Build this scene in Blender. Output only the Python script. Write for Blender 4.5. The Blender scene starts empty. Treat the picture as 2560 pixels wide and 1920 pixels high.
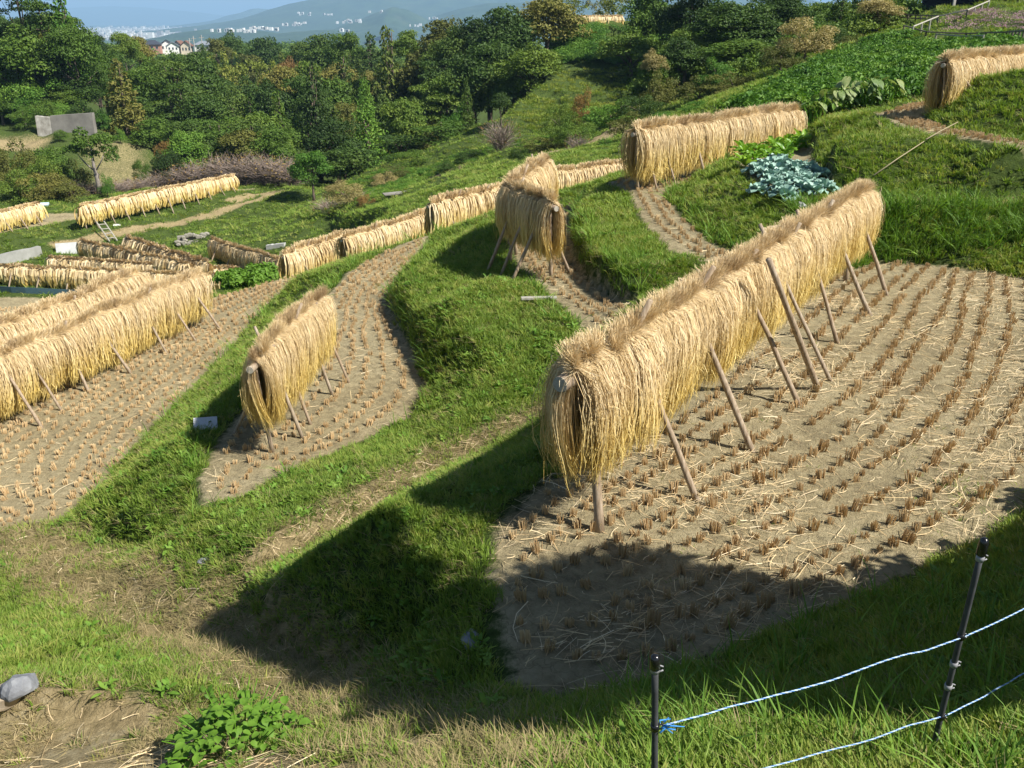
import bpy, math, random
import numpy as np
from mathutils import Vector
from mathutils.geometry import delaunay_2d_cdt

rng = np.random.default_rng(7)
random.seed(7)
PI = math.pi
SC = bpy.context.scene
COL = SC.collection

# ------------------------------------------------------------------ camera
FPX = 887.0
PITCH = math.radians(22.3)
CP, SP = math.cos(PITCH), math.sin(PITCH)
cam_d = bpy.data.cameras.new('camera')
cam = bpy.data.objects.new('camera', cam_d)
COL.objects.link(cam)
cam_d.sensor_width = 36.0
cam_d.lens = 36.0 * FPX / 1024.0
cam_d.clip_start = 0.05
cam_d.clip_end = 60000
cam.location = (0, 0, 0)
cam.rotation_euler = (PI / 2 - PITCH, 0, 0)
SC.camera = cam


def ray(px, py):
    u = (px - 512.0) / FPX
    v = (384.0 - py) / FPX
    return np.array([u, CP + v * SP, -SP + v * CP])


def W(px, py, z):
    d = ray(px, py)
    t = z / d[2]
    return (d[0] * t, d[1] * t, z)


def P(px, py, Y):
    d = ray(px, py)
    t = Y / d[1]
    return (d[0] * t, Y, d[2] * t)


def WL(z, *pp):
    return [W(a, b, z) for a, b in pp]


def project(p):
    p = np.asarray(p, float)
    x, y, z = p[..., 0], p[..., 1], p[..., 2]
    dep = y * CP - z * SP
    up = y * SP + z * CP
    dep = np.where(np.abs(dep) < 1e-6, 1e-6, dep)
    return 512 + FPX * x / dep, 384 - FPX * up / dep, dep


# ------------------------------------------------------------------ light
SUN_EL = math.radians(47)
SDX, SDY = -0.90, 0.436          # horizontal direction in which the light travels
sun_d = bpy.data.lights.new('sun', 'SUN')
sun = bpy.data.objects.new('sun', sun_d)
COL.objects.link(sun)
sun_d.energy = 5.0
sun_d.angle = math.radians(0.55)
sun_d.color = (1.0, 0.955, 0.87)
sdir = Vector((SDX * math.cos(SUN_EL), SDY * math.cos(SUN_EL), -math.sin(SUN_EL)))
sun.rotation_euler = sdir.to_track_quat('-Z', 'Y').to_euler()
wd = bpy.data.worlds.new('World')
SC.world = wd
wd.use_nodes = True
nt = wd.node_tree
bgn = nt.nodes['Background']
sky = nt.nodes.new('ShaderNodeTexSky')
sky.sky_type = 'NISHITA'
sky.sun_disc = False
sky.sun_elevation = SUN_EL
sky.sun_rotation = math.atan2(-SDX, -SDY)
sky.air_density = 1.0
sky.dust_density = 0.4
sky.ozone_density = 1.5
nt.links.new(sky.outputs[0], bgn.inputs[0])
bgn.inputs[1].default_value = 0.05
SC.view_settings.view_transform = 'Standard'
SC.view_settings.look = 'None'
SC.view_settings.exposure = 0.9
SC.view_settings.gamma = 1.0
SC.cycles.use_denoising = True
SC.cycles.max_bounces = 5
SC.cycles.diffuse_bounces = 3
SC.cycles.glossy_bounces = 2
SC.cycles.transmission_bounces = 3
SC.cycles.transparent_max_bounces = 6
SC.cycles.volume_bounces = 0
SC.cycles.use_adaptive_sampling = True
SC.cycles.caustics_reflective = False
SC.cycles.caustics_refractive = False

# ------------------------------------------------------------------ noise
_perm = np.random.default_rng(3).random((256, 256))


def vnoise(x, y):
    xi = np.floor(x).astype(int); yi = np.floor(y).astype(int)
    fx = x - xi; fy = y - yi
    fx = fx * fx * (3 - 2 * fx); fy = fy * fy * (3 - 2 * fy)
    a = _perm[xi & 255, yi & 255]; b = _perm[(xi + 1) & 255, yi & 255]
    c = _perm[xi & 255, (yi + 1) & 255]; d = _perm[(xi + 1) & 255, (yi + 1) & 255]
    return (a * (1 - fx) + b * fx) * (1 - fy) + (c * (1 - fx) + d * fx) * fy


def fbm(x, y, o=4):
    s = 0; a = 0.5
    for k in range(o):
        s = s + a * (vnoise(x * 2 ** k + 17.3 * k, y * 2 ** k + 9.1 * k) - 0.5)
        a *= 0.5
    return s


# ------------------------------------------------------------------ mesh helpers
def mk_mesh(name, V, F, mats=(), attrs=None, fattrs=None, smooth=False, loose=None, mat_idx=None):
    """V (n,3); F (m,3|4) array or list of arrays; attrs {name:(n,)|(n,3)} on points"""
    me = bpy.data.meshes.new(name)
    V = np.asarray(V, np.float32)
    Fs = F if isinstance(F, list) else [F]
    Fs = [np.asarray(f, np.int32) for f in Fs if len(f)]
    me.vertices.add(len(V))
    me.vertices.foreach_set('co', V.ravel())
    nf = sum(len(f) for f in Fs)
    if nf:
        lv = np.concatenate([f.ravel() for f in Fs])
        cnt = np.concatenate([np.full(len(f), f.shape[1], np.int32) for f in Fs])
        st = np.concatenate([[0], np.cumsum(cnt)[:-1]]).astype(np.int32)
        me.loops.add(len(lv)); me.loops.foreach_set('vertex_index', lv)
        me.polygons.add(nf); me.polygons.foreach_set('loop_start', st)
        me.polygons.foreach_set('use_smooth', np.full(nf, smooth, bool))
    for k, a in (attrs or {}).items():
        a = np.asarray(a)
        if a.ndim == 2:
            at = me.attributes.new(k, 'FLOAT_VECTOR', 'POINT'); at.data.foreach_set('vector', a.astype(np.float32).ravel())
        elif a.dtype.kind == 'i':
            at = me.attributes.new(k, 'INT', 'POINT'); at.data.foreach_set('value', a.astype(np.int32))
        else:
            at = me.attributes.new(k, 'FLOAT', 'POINT'); at.data.foreach_set('value', a.astype(np.float32))
    for m in mats:
        me.materials.append(m)
    if mat_idx is not None:
        me.polygons.foreach_set('material_index', np.asarray(mat_idx, np.int32))
    me.update(calc_edges=True)
    return me


def link(name, data, parent=None, loc=None, rot=None, scale=None):
    o = bpy.data.objects.new(name, data)
    COL.objects.link(o)
    if parent is not None:
        o.parent = parent
    if loc is not None:
        o.location = loc
    if rot is not None:
        o.rotation_euler = rot
    if scale is not None:
        o.scale = scale if hasattr(scale, '__len__') else (scale,) * 3
    return o


def tag(o, label, cat=None, group=None, kind=None):
    o['label'] = label
    if cat: o['category'] = cat
    if group: o['group'] = group
    if kind: o['kind'] = kind
    return o


def thing(name, label, cat, loc=(0, 0, 0), rz=0, group=None):
    o = link(name, None, loc=loc, rot=(0, 0, rz))
    return tag(o, label, cat, group)


class MB:
    """collects pieces of one mesh"""
    def __init__(s):
        s.V = []; s.Q = []; s.T = []; s.n = 0; s.A = []

    def add(s, V, Q=None, T=None, a=0.0):
        V = np.asarray(V, float).reshape(-1, 3)
        if Q is not None and len(Q): s.Q.append(np.asarray(Q) + s.n)
        if T is not None and len(T): s.T.append(np.asarray(T) + s.n)
        s.V.append(V); s.n += len(V)
        s.A.append(np.broadcast_to(np.asarray(a, float), (len(V),)))

    def box(s, x0, x1, y0, y1, z0, z1, a=0.0):
        V = [(x, y, z) for z in (z0, z1) for y in (y0, y1) for x in (x0, x1)]
        Q = [(0, 2, 3, 1), (4, 5, 7, 6), (0, 1, 5, 4), (2, 6, 7, 3), (0, 4, 6, 2), (1, 3, 7, 5)]
        s.add(V, Q, a=a)

    def tube(s, pts, rad, n=8, a=0.0, cap=True):
        pts = np.asarray(pts, float); K = len(pts)
        rad = np.broadcast_to(np.asarray(rad, float), (K,))
        tg = np.gradient(pts, axis=0); tg /= np.linalg.norm(tg, axis=1)[:, None] + 1e-9
        ref = np.array([0, 0, 1.0]) if abs(tg[0, 2]) < 0.9 else np.array([1.0, 0, 0])
        s1 = np.cross(tg, ref); s1 /= np.linalg.norm(s1, axis=1)[:, None] + 1e-9
        s2 = np.cross(tg, s1)
        an = np.linspace(0, 2 * PI, n, endpoint=False)
        V = pts[:, None] + rad[:, None, None] * (np.cos(an)[None, :, None] * s1[:, None] + np.sin(an)[None, :, None] * s2[:, None])
        V = V.reshape(-1, 3)
        i = np.arange(K - 1)[:, None] * n; j = np.arange(n)[None]
        j2 = (j + 1) % n
        Q = np.stack([i + j, i + j2, i + n + j2, i + n + j], -1).reshape(-1, 4)
        T = None
        if cap:
            c0 = len(V); V = np.vstack([V, pts[0], pts[-1]])
            T = [(c0, (k + 1) % n, k) for k in range(n)] + [(c0 + 1, (K - 1) * n + k, (K - 1) * n + (k + 1) % n) for k in range(n)]
        s.add(V, Q, T, a=a)

    def build(s, name, mats, parent=None, smooth=False, attr='t', **kw):
        V = np.vstack(s.V)
        F = []
        if s.Q: F.append(np.vstack(s.Q))
        if s.T: F.append(np.vstack(s.T))
        mats = mats if isinstance(mats, (list, tuple)) else [mats]
        me = mk_mesh(name, V, F, mats, {attr: np.concatenate(s.A)}, smooth=smooth)
        return link(name, me, parent, **kw)


def strips(path, side, w):
    """path (N,K,3), side (N,3) or (N,K,3), w (N,K) half widths -> V,Q"""
    N, K, _ = path.shape
    if side.ndim == 2: side = side[:, None]
    a = path - side * w[..., None]; b = path + side * w[..., None]
    V = np.stack([a, b], 2).reshape(-1, 3)
    base = (np.arange(N)[:, None] * K + np.arange(K - 1)[None]) * 2
    Q = np.stack([base, base + 1, base + 3, base + 2], -1).reshape(-1, 4)
    return V, Q


def norm(v):
    return v / (np.linalg.norm(v, axis=-1, keepdims=True) + 1e-9)


# ------------------------------------------------------------------ materials
def new_mat(name):
    m = bpy.data.materials.new(name); m.use_nodes = True
    nt = m.node_tree
    b = nt.nodes['Principled BSDF']
    b.inputs['Roughness'].default_value = 0.85
    b.inputs['Specular IOR Level'].default_value = 0.25
    return m, nt, b


def N(nt, typ, **kw):
    n = nt.nodes.new(typ)
    for k, v in kw.items(): setattr(n, k, v)
    return n


def ramp(nt, fac, stops):
    r = N(nt, 'ShaderNodeValToRGB')
    el = r.color_ramp.elements
    while len(el) < len(stops): el.new(0.5)
    for e, (p, c) in zip(el, stops):
        e.position = p; e.color = (*c, 1)
    nt.links.new(fac, r.inputs[0])
    return r.outputs[0]


def mixc(nt, fac, a, b, blend='MIX'):
    m = N(nt, 'ShaderNodeMix', data_type='RGBA', blend_type=blend)
    for s, v in ((m.inputs['Factor'], fac), (m.inputs['A'], a), (m.inputs['B'], b)):
        if hasattr(v, 'is_linked') or hasattr(v, 'links'): nt.links.new(v, s)
        elif isinstance(v, tuple): s.default_value = (*v, 1)
        else: s.default_value = v
    return m.outputs['Result']


def math_(nt, op, a, b=0.0, c=0.0, clamp=False):
    m = N(nt, 'ShaderNodeMath', operation=op); m.use_clamp = clamp
    for s, v in zip(m.inputs, (a, b, c)):
        if hasattr(v, 'links'): nt.links.new(v, s)
        else: s.default_value = v
    return m.outputs[0]


def noise(nt, scale, detail=4, rough=0.6, vec=None, dim=None):
    n = N(nt, 'ShaderNodeTexNoise')
    n.inputs['Scale'].default_value = scale; n.inputs['Detail'].default_value = detail
    n.inputs['Roughness'].default_value = rough
    if vec is None:
        vec = N(nt, 'ShaderNodeNewGeometry').outputs['Position']
    nt.links.new(vec, n.inputs['Vector'])
    return n.outputs['Fac']


def attr(nt, name):
    return N(nt, 'ShaderNodeAttribute', attribute_name=name).outputs['Fac']


def leaf_mat(name, stops, tr=0.3, pscale=0.25, rough=0.6, use_t=None, spec=0.3):
    """foliage: colour from per object random + world noise; part of the light goes through"""
    m, nt, b = new_mat(name)
    rnd = N(nt, 'ShaderNodeObjectInfo').outputs['Random']
    nz = noise(nt, pscale, 3)
    nz2 = noise(nt, pscale * 9, 2)
    f = math_(nt, 'MULTIPLY_ADD', rnd, 0.45, math_(nt, 'MULTIPLY', nz, 0.55))
    f = math_(nt, 'ADD', f, math_(nt, 'MULTIPLY_ADD', nz2, 0.7, -0.35), clamp=True)
    col = ramp(nt, f, stops)
    if use_t:
        col = mixc(nt, math_(nt, 'MULTIPLY', attr(nt, 't'), use_t[0], clamp=True), col, use_t[1])
    nt.links.new(col, b.inputs['Base Color'])
    b.inputs['Roughness'].default_value = rough
    b.inputs['Specular IOR Level'].default_value = spec
    tl = N(nt, 'ShaderNodeBsdfTranslucent')
    nt.links.new(mixc(nt, 1.0, col, (1.0, 1.0, 0.55), 'MULTIPLY'), tl.inputs['Color'])
    ms = N(nt, 'ShaderNodeMixShader'); ms.inputs[0].default_value = tr
    nt.links.new(b.outputs[0], ms.inputs[1]); nt.links.new(tl.outputs[0], ms.inputs[2])
    nt.links.new(ms.outputs[0], nt.nodes['Material Output'].inputs[0])
    return m


def flat_mat(name, c, rough=0.8, nscale=None, c2=None, bump=0.0, spec=0.25, metal=0.0):
    m, nt, b = new_mat(name)
    b.inputs['Roughness'].default_value = rough
    b.inputs['Specular IOR Level'].default_value = spec
    b.inputs['Metallic'].default_value = metal
    if nscale:
        nz = noise(nt, nscale, 5)
        nt.links.new(ramp(nt, nz, [(0.3, c), (0.7, c2 or tuple(x * 0.7 for x in c))]), b.inputs['Base Color'])
        if bump:
            bp = N(nt, 'ShaderNodeBump'); bp.inputs['Strength'].default_value = bump
            nt.links.new(nz, bp.inputs['Height']); nt.links.new(bp.outputs[0], b.inputs['Normal'])
    else:
        b.inputs['Base Color'].default_value = (*c, 1)
    return m


def ground_mat():
    m, nt, b = new_mat('ground')
    soil = attr(nt, 'soil'); dry = attr(nt, 'dry')
    n1 = noise(nt, 0.9, 6, 0.65); n2 = noise(nt, 9, 6, 0.7); n3 = noise(nt, 45, 4, 0.7)
    soilc = ramp(nt, math_(nt, 'MULTIPLY_ADD', n2, 0.6, math_(nt, 'MULTIPLY', n1, 0.5)),
                 [(0.42, (0.175, 0.145, 0.085)), (0.55, (0.30, 0.252, 0.145)), (0.66, (0.395, 0.335, 0.205))])
    soilc = mixc(nt, math_(nt, 'MULTIPLY_ADD', n3, 2.2, -1.0, clamp=True), soilc, (0.345, 0.275, 0.17))
    vor = N(nt, 'ShaderNodeTexVoronoi', feature='DISTANCE_TO_EDGE'); vor.inputs['Scale'].default_value = 6.5
    gp = N(nt, 'ShaderNodeNewGeometry').outputs['Position']
    wp = N(nt, 'ShaderNodeVectorMath', operation='MULTIPLY_ADD'); nv = N(nt, 'ShaderNodeTexNoise'); nv.inputs['Scale'].default_value = 5.0; nt.links.new(gp, nv.inputs['Vector'])
    nt.links.new(nv.outputs['Color'], wp.inputs[0]); wp.inputs[1].default_value = (0.35, 0.35, 0.35); nt.links.new(gp, wp.inputs[2]); nt.links.new(wp.outputs[0], vor.inputs['Vector'])
    crack = math_(nt, 'MULTIPLY', math_(nt, 'LESS_THAN', vor.outputs['Distance'], 0.018), math_(nt, 'MULTIPLY_ADD', n1, 3.0, -1.2, clamp=True))
    soilc = mixc(nt, math_(nt, 'MULTIPLY', crack, 0.75), soilc, (0.07, 0.055, 0.035))
    n4 = noise(nt, 160, 3, 0.7)
    soilc = mixc(nt, math_(nt, 'MULTIPLY_ADD', n4, 3.0, -1.75, clamp=True), soilc, (0.10, 0.08, 0.05))
    soilc = mixc(nt, math_(nt, 'MULTIPLY_ADD', n4, -4.0, 1.45, clamp=True), soilc, (0.44, 0.36, 0.24))
    # mossy green tint of the damp mud, in patches
    soilc = mixc(nt, math_(nt, 'MULTIPLY_ADD', n1, 2.4, -1.35, clamp=True), soilc, (0.20, 0.19, 0.11))
    dryc = ramp(nt, n2, [(0.3, (0.16, 0.125, 0.062)), (0.55, (0.33, 0.26, 0.14)), (0.75, (0.42, 0.34, 0.20))])
    grassc = ramp(nt, n2, [(0.3, (0.03, 0.045, 0.012)), (0.55, (0.06, 0.09, 0.02)), (0.75, (0.10, 0.115, 0.035))])
    e1 = math_(nt, 'MULTIPLY_ADD', math_(nt, 'SUBTRACT', n2, 0.5), 0.9, soil)
    f1 = math_(nt, 'MULTIPLY_ADD', e1, 4.0, -1.5, clamp=True)
    e2 = math_(nt, 'MULTIPLY_ADD', math_(nt, 'SUBTRACT', n2, 0.5), 1.2, dry)
    f2 = math_(nt, 'MULTIPLY_ADD', e2, 2.5, -0.75, clamp=True)
    c = mixc(nt, f2, grassc, dryc)
    c = mixc(nt, f1, c, soilc)
    nt.links.new(c, b.inputs['Base Color'])
    b.inputs['Roughness'].default_value = 0.95
    b.inputs['Specular IOR Level'].default_value = 0.1
    bp = N(nt, 'ShaderNodeBump'); bp.inputs['Strength'].default_value = 0.9; bp.inputs['Distance'].default_value = 0.05
    h = math_(nt, 'MULTIPLY_ADD', n4, 0.25, math_(nt, 'MULTIPLY_ADD', n3, 0.5, n2))
    nt.links.new(h, bp.inputs['Height']); nt.links.new(bp.outputs[0], b.inputs['Normal'])
    return m


def straw_mat(name='straw'):
    m, nt, b = new_mat(name)
    t = attr(nt, 't'); r = attr(nt, 'r')
    rnd = N(nt, 'ShaderNodeObjectInfo').outputs['Random']
    stem = ramp(nt, r, [(0.0, (0.38, 0.25, 0.11)), (0.3, (0.60, 0.445, 0.225)), (0.65, (0.76, 0.60, 0.35)), (1.0, (0.82, 0.70, 0.48))])
    ear = ramp(nt, r, [(0.0, (0.40, 0.27, 0.06)), (0.5, (0.70, 0.52, 0.15)), (1.0, (0.80, 0.66, 0.29))])
    tt = math_(nt, 'MULTIPLY_ADD', math_(nt, 'ADD', t, math_(nt, 'MULTIPLY', rnd, 0.15)), 2.6, -1.45, clamp=True)
    c = mixc(nt, tt, stem, ear)
    bt = math_(nt, 'MULTIPLY', math_(nt, 'LESS_THAN', t, 0.16), math_(nt, 'MULTIPLY_ADD', rnd, 1.3, -0.45, clamp=True))
    c = mixc(nt, math_(nt, 'MULTIPLY', bt, 0.75), c, (0.30, 0.185, 0.09))
    c = mixc(nt, 1.0, c, ramp(nt, rnd, [(0, (0.92, 0.90, 0.86)), (1, (1.0, 1.0, 1.0))]), 'MULTIPLY')
    nt.links.new(c, b.inputs['Base Color'])
    b.inputs['Roughness'].default_value = 0.6
    b.inputs['Specular IOR Level'].default_value = 0.3
    tl = N(nt, 'ShaderNodeBsdfTranslucent'); nt.links.new(c, tl.inputs['Color'])
    ms = N(nt, 'ShaderNodeMixShader'); ms.inputs[0].default_value = 0.15
    nt.links.new(b.outputs[0], ms.inputs[1]); nt.links.new(tl.outputs[0], ms.inputs[2])
    nt.links.new(ms.outputs[0], nt.nodes['Material Output'].inputs[0])
    return m


def wood_mat():
    m, nt, b = new_mat('weathered_wood')
    tc = N(nt, 'ShaderNodeTexCoord').outputs['Object']
    mp = N(nt, 'ShaderNodeMapping'); mp.inputs['Scale'].default_value = (14, 14, 2.0)
    nt.links.new(tc, mp.inputs[0])
    nz = noise(nt, 3.0, 5, 0.6, mp.outputs[0])
    rnd = N(nt, 'ShaderNodeObjectInfo').outputs['Random']
    c = ramp(nt, nz, [(0.3, (0.17, 0.125, 0.085)), (0.55, (0.36, 0.29, 0.21)), (0.75, (0.46, 0.40, 0.32))])
    c = mixc(nt, math_(nt, 'MULTIPLY', rnd, 0.4), c, (0.30, 0.20, 0.12))
    nt.links.new(c, b.inputs['Base Color'])
    bp = N(nt, 'ShaderNodeBump'); bp.inputs['Strength'].default_value = 0.5; bp.inputs['Distance'].default_value = 0.01
    nt.links.new(nz, bp.inputs['Height']); nt.links.new(bp.outputs[0], b.inputs['Normal'])
    return m


M_ground = ground_mat()
M_straw = straw_mat()
M_wood = wood_mat()
M_grass = leaf_mat('grass', [(0.12, (0.06, 0.135, 0.012)), (0.36, (0.135, 0.245, 0.024)), (0.56, (0.21, 0.325, 0.04)), (0.80, (0.38, 0.38, 0.10))], 0.4, 0.6, use_t=(0.25, (0.34, 0.38, 0.10)))
M_drygrass = leaf_mat('dry_grass', [(0.2, (0.15, 0.145, 0.05)), (0.45, (0.27, 0.225, 0.10)), (0.7, (0.42, 0.33, 0.17))], 0.3, 0.8)
M_weed = leaf_mat('weed_leaf', [(0.2, (0.08, 0.18, 0.02)), (0.5, (0.14, 0.27, 0.03)), (0.8, (0.23, 0.35, 0.06))], 0.35, 2.0)
M_bark = flat_mat('bark', (0.16, 0.12, 0.09), 0.9, 6, (0.07, 0.055, 0.045), 0.6)
M_greybark = flat_mat('grey_bark', (0.30, 0.26, 0.23), 0.9, 6, (0.16, 0.14, 0.12), 0.5)
LM = {
    'dark': leaf_mat('dark_leaf', [(0.2, (0.031, 0.063, 0.011)), (0.5, (0.059, 0.112, 0.017)), (0.8, (0.109, 0.165, 0.024))], 0.25, 0.12),
    'mid': leaf_mat('mid_leaf', [(0.2, (0.049, 0.100, 0.012)), (0.5, (0.096, 0.171, 0.020)), (0.8, (0.166, 0.232, 0.031))], 0.28, 0.12),
    'bright': leaf_mat('bright_leaf', [(0.2, (0.064, 0.159, 0.020)), (0.5, (0.109, 0.232, 0.026)), (0.8, (0.179, 0.293, 0.039))], 0.3, 0.15),
    'bamboo': leaf_mat('bamboo_leaf', [(0.2, (0.115, 0.159, 0.022)), (0.5, (0.205, 0.244, 0.039)), (0.8, (0.307, 0.317, 0.066))], 0.3, 0.12),
    'cedar': leaf_mat('cedar_leaf', [(0.2, (0.038, 0.073, 0.013)), (0.5, (0.079, 0.128, 0.020)), (0.8, (0.154, 0.183, 0.031))], 0.2, 0.2),
    'yellow': leaf_mat('yellow_leaf', [(0.2, (0.19, 0.17, 0.06)), (0.5, (0.33, 0.28, 0.11)), (0.8, (0.46, 0.38, 0.17))], 0.3, 0.25),
    'olive': leaf_mat('olive_leaf', [(0.2, (0.090, 0.104, 0.022)), (0.5, (0.154, 0.165, 0.033)), (0.8, (0.256, 0.232, 0.055))], 0.28, 0.2),
    'rust': leaf_mat('rust_leaf', [(0.2, (0.179, 0.104, 0.033)), (0.5, (0.282, 0.171, 0.050)), (0.8, (0.384, 0.268, 0.077))], 0.28, 0.2),
}

# ------------------------------------------------------------------ terrain: terraces and banks as a TIN
ZA, ZB, ZC, ZD, ZE, ZF, ZG = -3.6, -4.0, -5.0, -6.0, -3.4, -2.75, -1.95
ax0 = np.array([0.25, 5.55]); ax1 = np.array([5.2, 13.1])       # axis of the near rack
axd = (ax1 - ax0) / np.linalg.norm(ax1 - ax0); axp = np.array([-axd[1], axd[0]])
A_left = [tuple(ax0 + axd * s + axp * 0.55) + (ZA,) for s in (0.9, 2.5, 4.0, 5.5, 7.0, 8.3)]
A_near = WL(ZA, (514, 685), (560, 697), (597, 690), (685, 667), (810, 616), (907, 574), (1024, 518))
A_poly = WL(ZA, (498, 528), (491, 551), (495, 602), (508, 650)) + A_near + \
    [(5.3, 7.6, ZA), (6.6, 9.8, ZA), (8.0, 12.4, ZA)] + WL(ZA, (975, 272), (926, 265), (876, 262)) + A_left[::-1]
C_left = WL(ZC, (204, 507), (199, 480), (217, 442), (262, 385), (305, 325), (330, 292), (345, 273), (375, 255), (417, 239), (433, 236))
C_right = WL(ZC, (240, 497), (278, 477), (347, 449), (412, 417), (426, 393), (421, 370), (403, 338), (386, 304), (388, 296), (403, 275), (425, 245))
C_poly = C_left + C_right[::-1]
D_right = WL(ZD, (70, 518), (107, 481), (153, 430), (204, 380), (250, 324), (278, 296), (319, 273))
D_left = [(-6.6, 9.7, ZD), (-9.6, 8.4, ZD), (-10.9, 9.6, ZD), (-9.9, 13.5, ZD), (-8.2, 18.0, ZD), (-5.9, 21.6, ZD)]
D_poly = D_right + D_left[::-1]
B_left = WL(ZB, (505, 215), (508, 240), (520, 268), (545, 290), (575, 318), (592, 335))
B_right = WL(ZB, (578, 203), (571, 230), (573, 255), (590, 283), (616, 301), (650, 318))
B_poly = B_left + B_right[::-1]
E_left = [(7.6, 25.4, ZE), (2.2, 20.6, ZE)] + WL(ZE, (630, 192), (636, 208), (647, 227), (668, 248), (700, 260), (725, 262))
E_right = [(8.3, 24.0, ZE), (3.4, 19.3, ZE)] + WL(ZE, (664, 195), (676, 210), (697, 229), (718, 246), (738, 256))
E_poly = E_left + E_right[::-1]
F_poly = WL(ZF, (735, 155), (739, 164), (750, 178), (775, 190), (795, 198), (812, 196), (830, 188), (822, 170), (811, 158), (807, 149), (803, 143))
G_front = WL(ZG, (876, 115), (905, 129), (960, 137), (1022, 147))
H_base = WL(ZG, (941, 101), (924, 120), (957, 131), (1022, 142))
G_poly = G_front + [(10.5, 15.6, ZG)] + [(10.5, 16.2, ZG)] + H_base[::-1] + [(12.0, 21.5, ZG), (12.0, 25.5, ZG), (9.6, 23.0, ZG)] + WL(ZG, (900, 106))
M_poly = WL(-13.2, (-60, 292), (0, 298), (120, 298), (170, 305)) + [(-13.0, 37.5, -13.2), (-22, 36, -13.2), (-32, 36, -13.2)]
T13_front = WL(-12.3, (-40, 246), (20, 228), (79, 218), (145, 208), (240, 191))
T13_poly = T13_front + [(-20.5, 72, -12.3), (-27, 62, -12.3), (-36, 58.5, -12.3), (-42, 56, -12.3)]
T13 = T13_front

polys = [A_poly, C_poly, D_poly, B_poly, E_poly, F_poly, G_poly, M_poly, T13_poly]
lines = [
    # walkway on the bund below the near field
    [W(262, 545, -4.80), W(330, 505, -4.72), W(430, 452, -4.60), W(545, 398, -4.35)],
    [W(250, 573, -4.95), W(340, 533, -4.85), W(440, 475, -4.68), W(535, 425, -4.42)],
    # grass shoulder level with the near field, running down into the spur
    [W(505, 462, -3.64), W(440, 488, -3.63), W(385, 508, -3.64), W(322, 548, -4.08), W(266, 590, -4.55)],
    # shoulder level with field C
    [W(122, 512, -5.35), W(178, 440, -5.0), W(222, 388, -4.99), W(262, 346, -5.0), W(298, 310, -5.0)],
    # foot of the spur at the path
    [W(118, 574, -5.5), W(113, 600, -5.42), W(160, 619, -5.25), W(225, 624, -5.0), W(262, 618, -4.85)],
    # bank of the upper spur at field D
    [W(78, 524, -5.85), W(120, 540, -5.75), W(160, 548, -5.55)],
    # path
    [W(455, 735, -3.35), W(420, 702, -3.85), W(330, 668, -4.45), W(250, 640, -4.92), W(170, 632, -5.32), W(95, 590, -5.62), W(40, 545, -5.85), W(-60, 540, -6.0)],
    # shelf and straw flat lower left
    [W(200, 690, -4.35), W(150, 692, -4.27), W(60, 690, -4.27), W(-60, 690, -4.3)],
    [W(190, 716, -4.36), W(100, 712, -4.42), W(-60, 715, -4.5)],
    # slope under the camera
    [W(230, 768, -3.9), W(400, 768, -3.15), W(512, 768, -2.75), W(668, 775, -2.45), W(800, 770, -2.35), W(932, 752, -2.37), W(1060, 700, -2.45)],
    # rounded shoulders of the banks, close above each foot
    [W(452, 366, -4.55), W(440, 342, -4.48), W(422, 311, -4.42), W(405, 281, -4.38), W(410, 271, -4.35), W(425, 253, -4.32)],
    [W(455, 300, -4.10), W(470, 335, -4.16), W(500, 368, -4.25)],
    [W(580, 206, -3.55), W(583, 229, -3.5), W(600, 256, -3.5), W(628, 271, -3.5), W(656, 288, -3.5)],
    # ledge on the bank behind the near field
    WL(-2.82, (893, 208), (950, 209), (1040, 209)),
    WL(-2.78, (888, 199), (950, 200), (1040, 200)),
    # crest of the bank beside the vegetable plot
    [W(818, 128, -2.2), W(835, 114, -2.06), W(858, 109, -1.97)],
    # bank H crest
    [W(953, 97, -1.8), W(983, 76, -1.08), W(1024, 68, -0.88), (14.0, 20.5, -0.9)],
    # far rim of field C and B mound
    [W(300, 276, -5.35), W(343, 262, -5.0), W(400, 243, -4.95), W(437, 229, -4.8), W(500, 208, -4.05)],
    # bank B/E crest
    [W(592, 184, -3.75), W(612, 175, -3.5)],
    # lower terraces beyond
    [(-9.5, 29.0, -8.75), (-6.0, 31.9, -8.6), (-5.3, 28.0, -7.9), (-2.6, 32.6, -7.8), (-2.8, 25.2, -6.25), (0.2, 28.4, -6.2), (1.2, 29.3, -6.0), (4.2, 31.6, -5.9)],
    # basin floor with racks, path and banks under the upper rack
    [W(60, 247, -13.15), W(145, 230, -12.9), W(235, 207, -12.75), W(278, 197, -12.7)],
    [W(0, 262, -13.3), W(145, 246, -13.35), W(240, 232, -13.2)],
    [(-30, 45, -13.3), (-14, 42.5, -13.0), (-11, 42.5, -12.5), (-9.5, 45, -12.2)],
]
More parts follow.
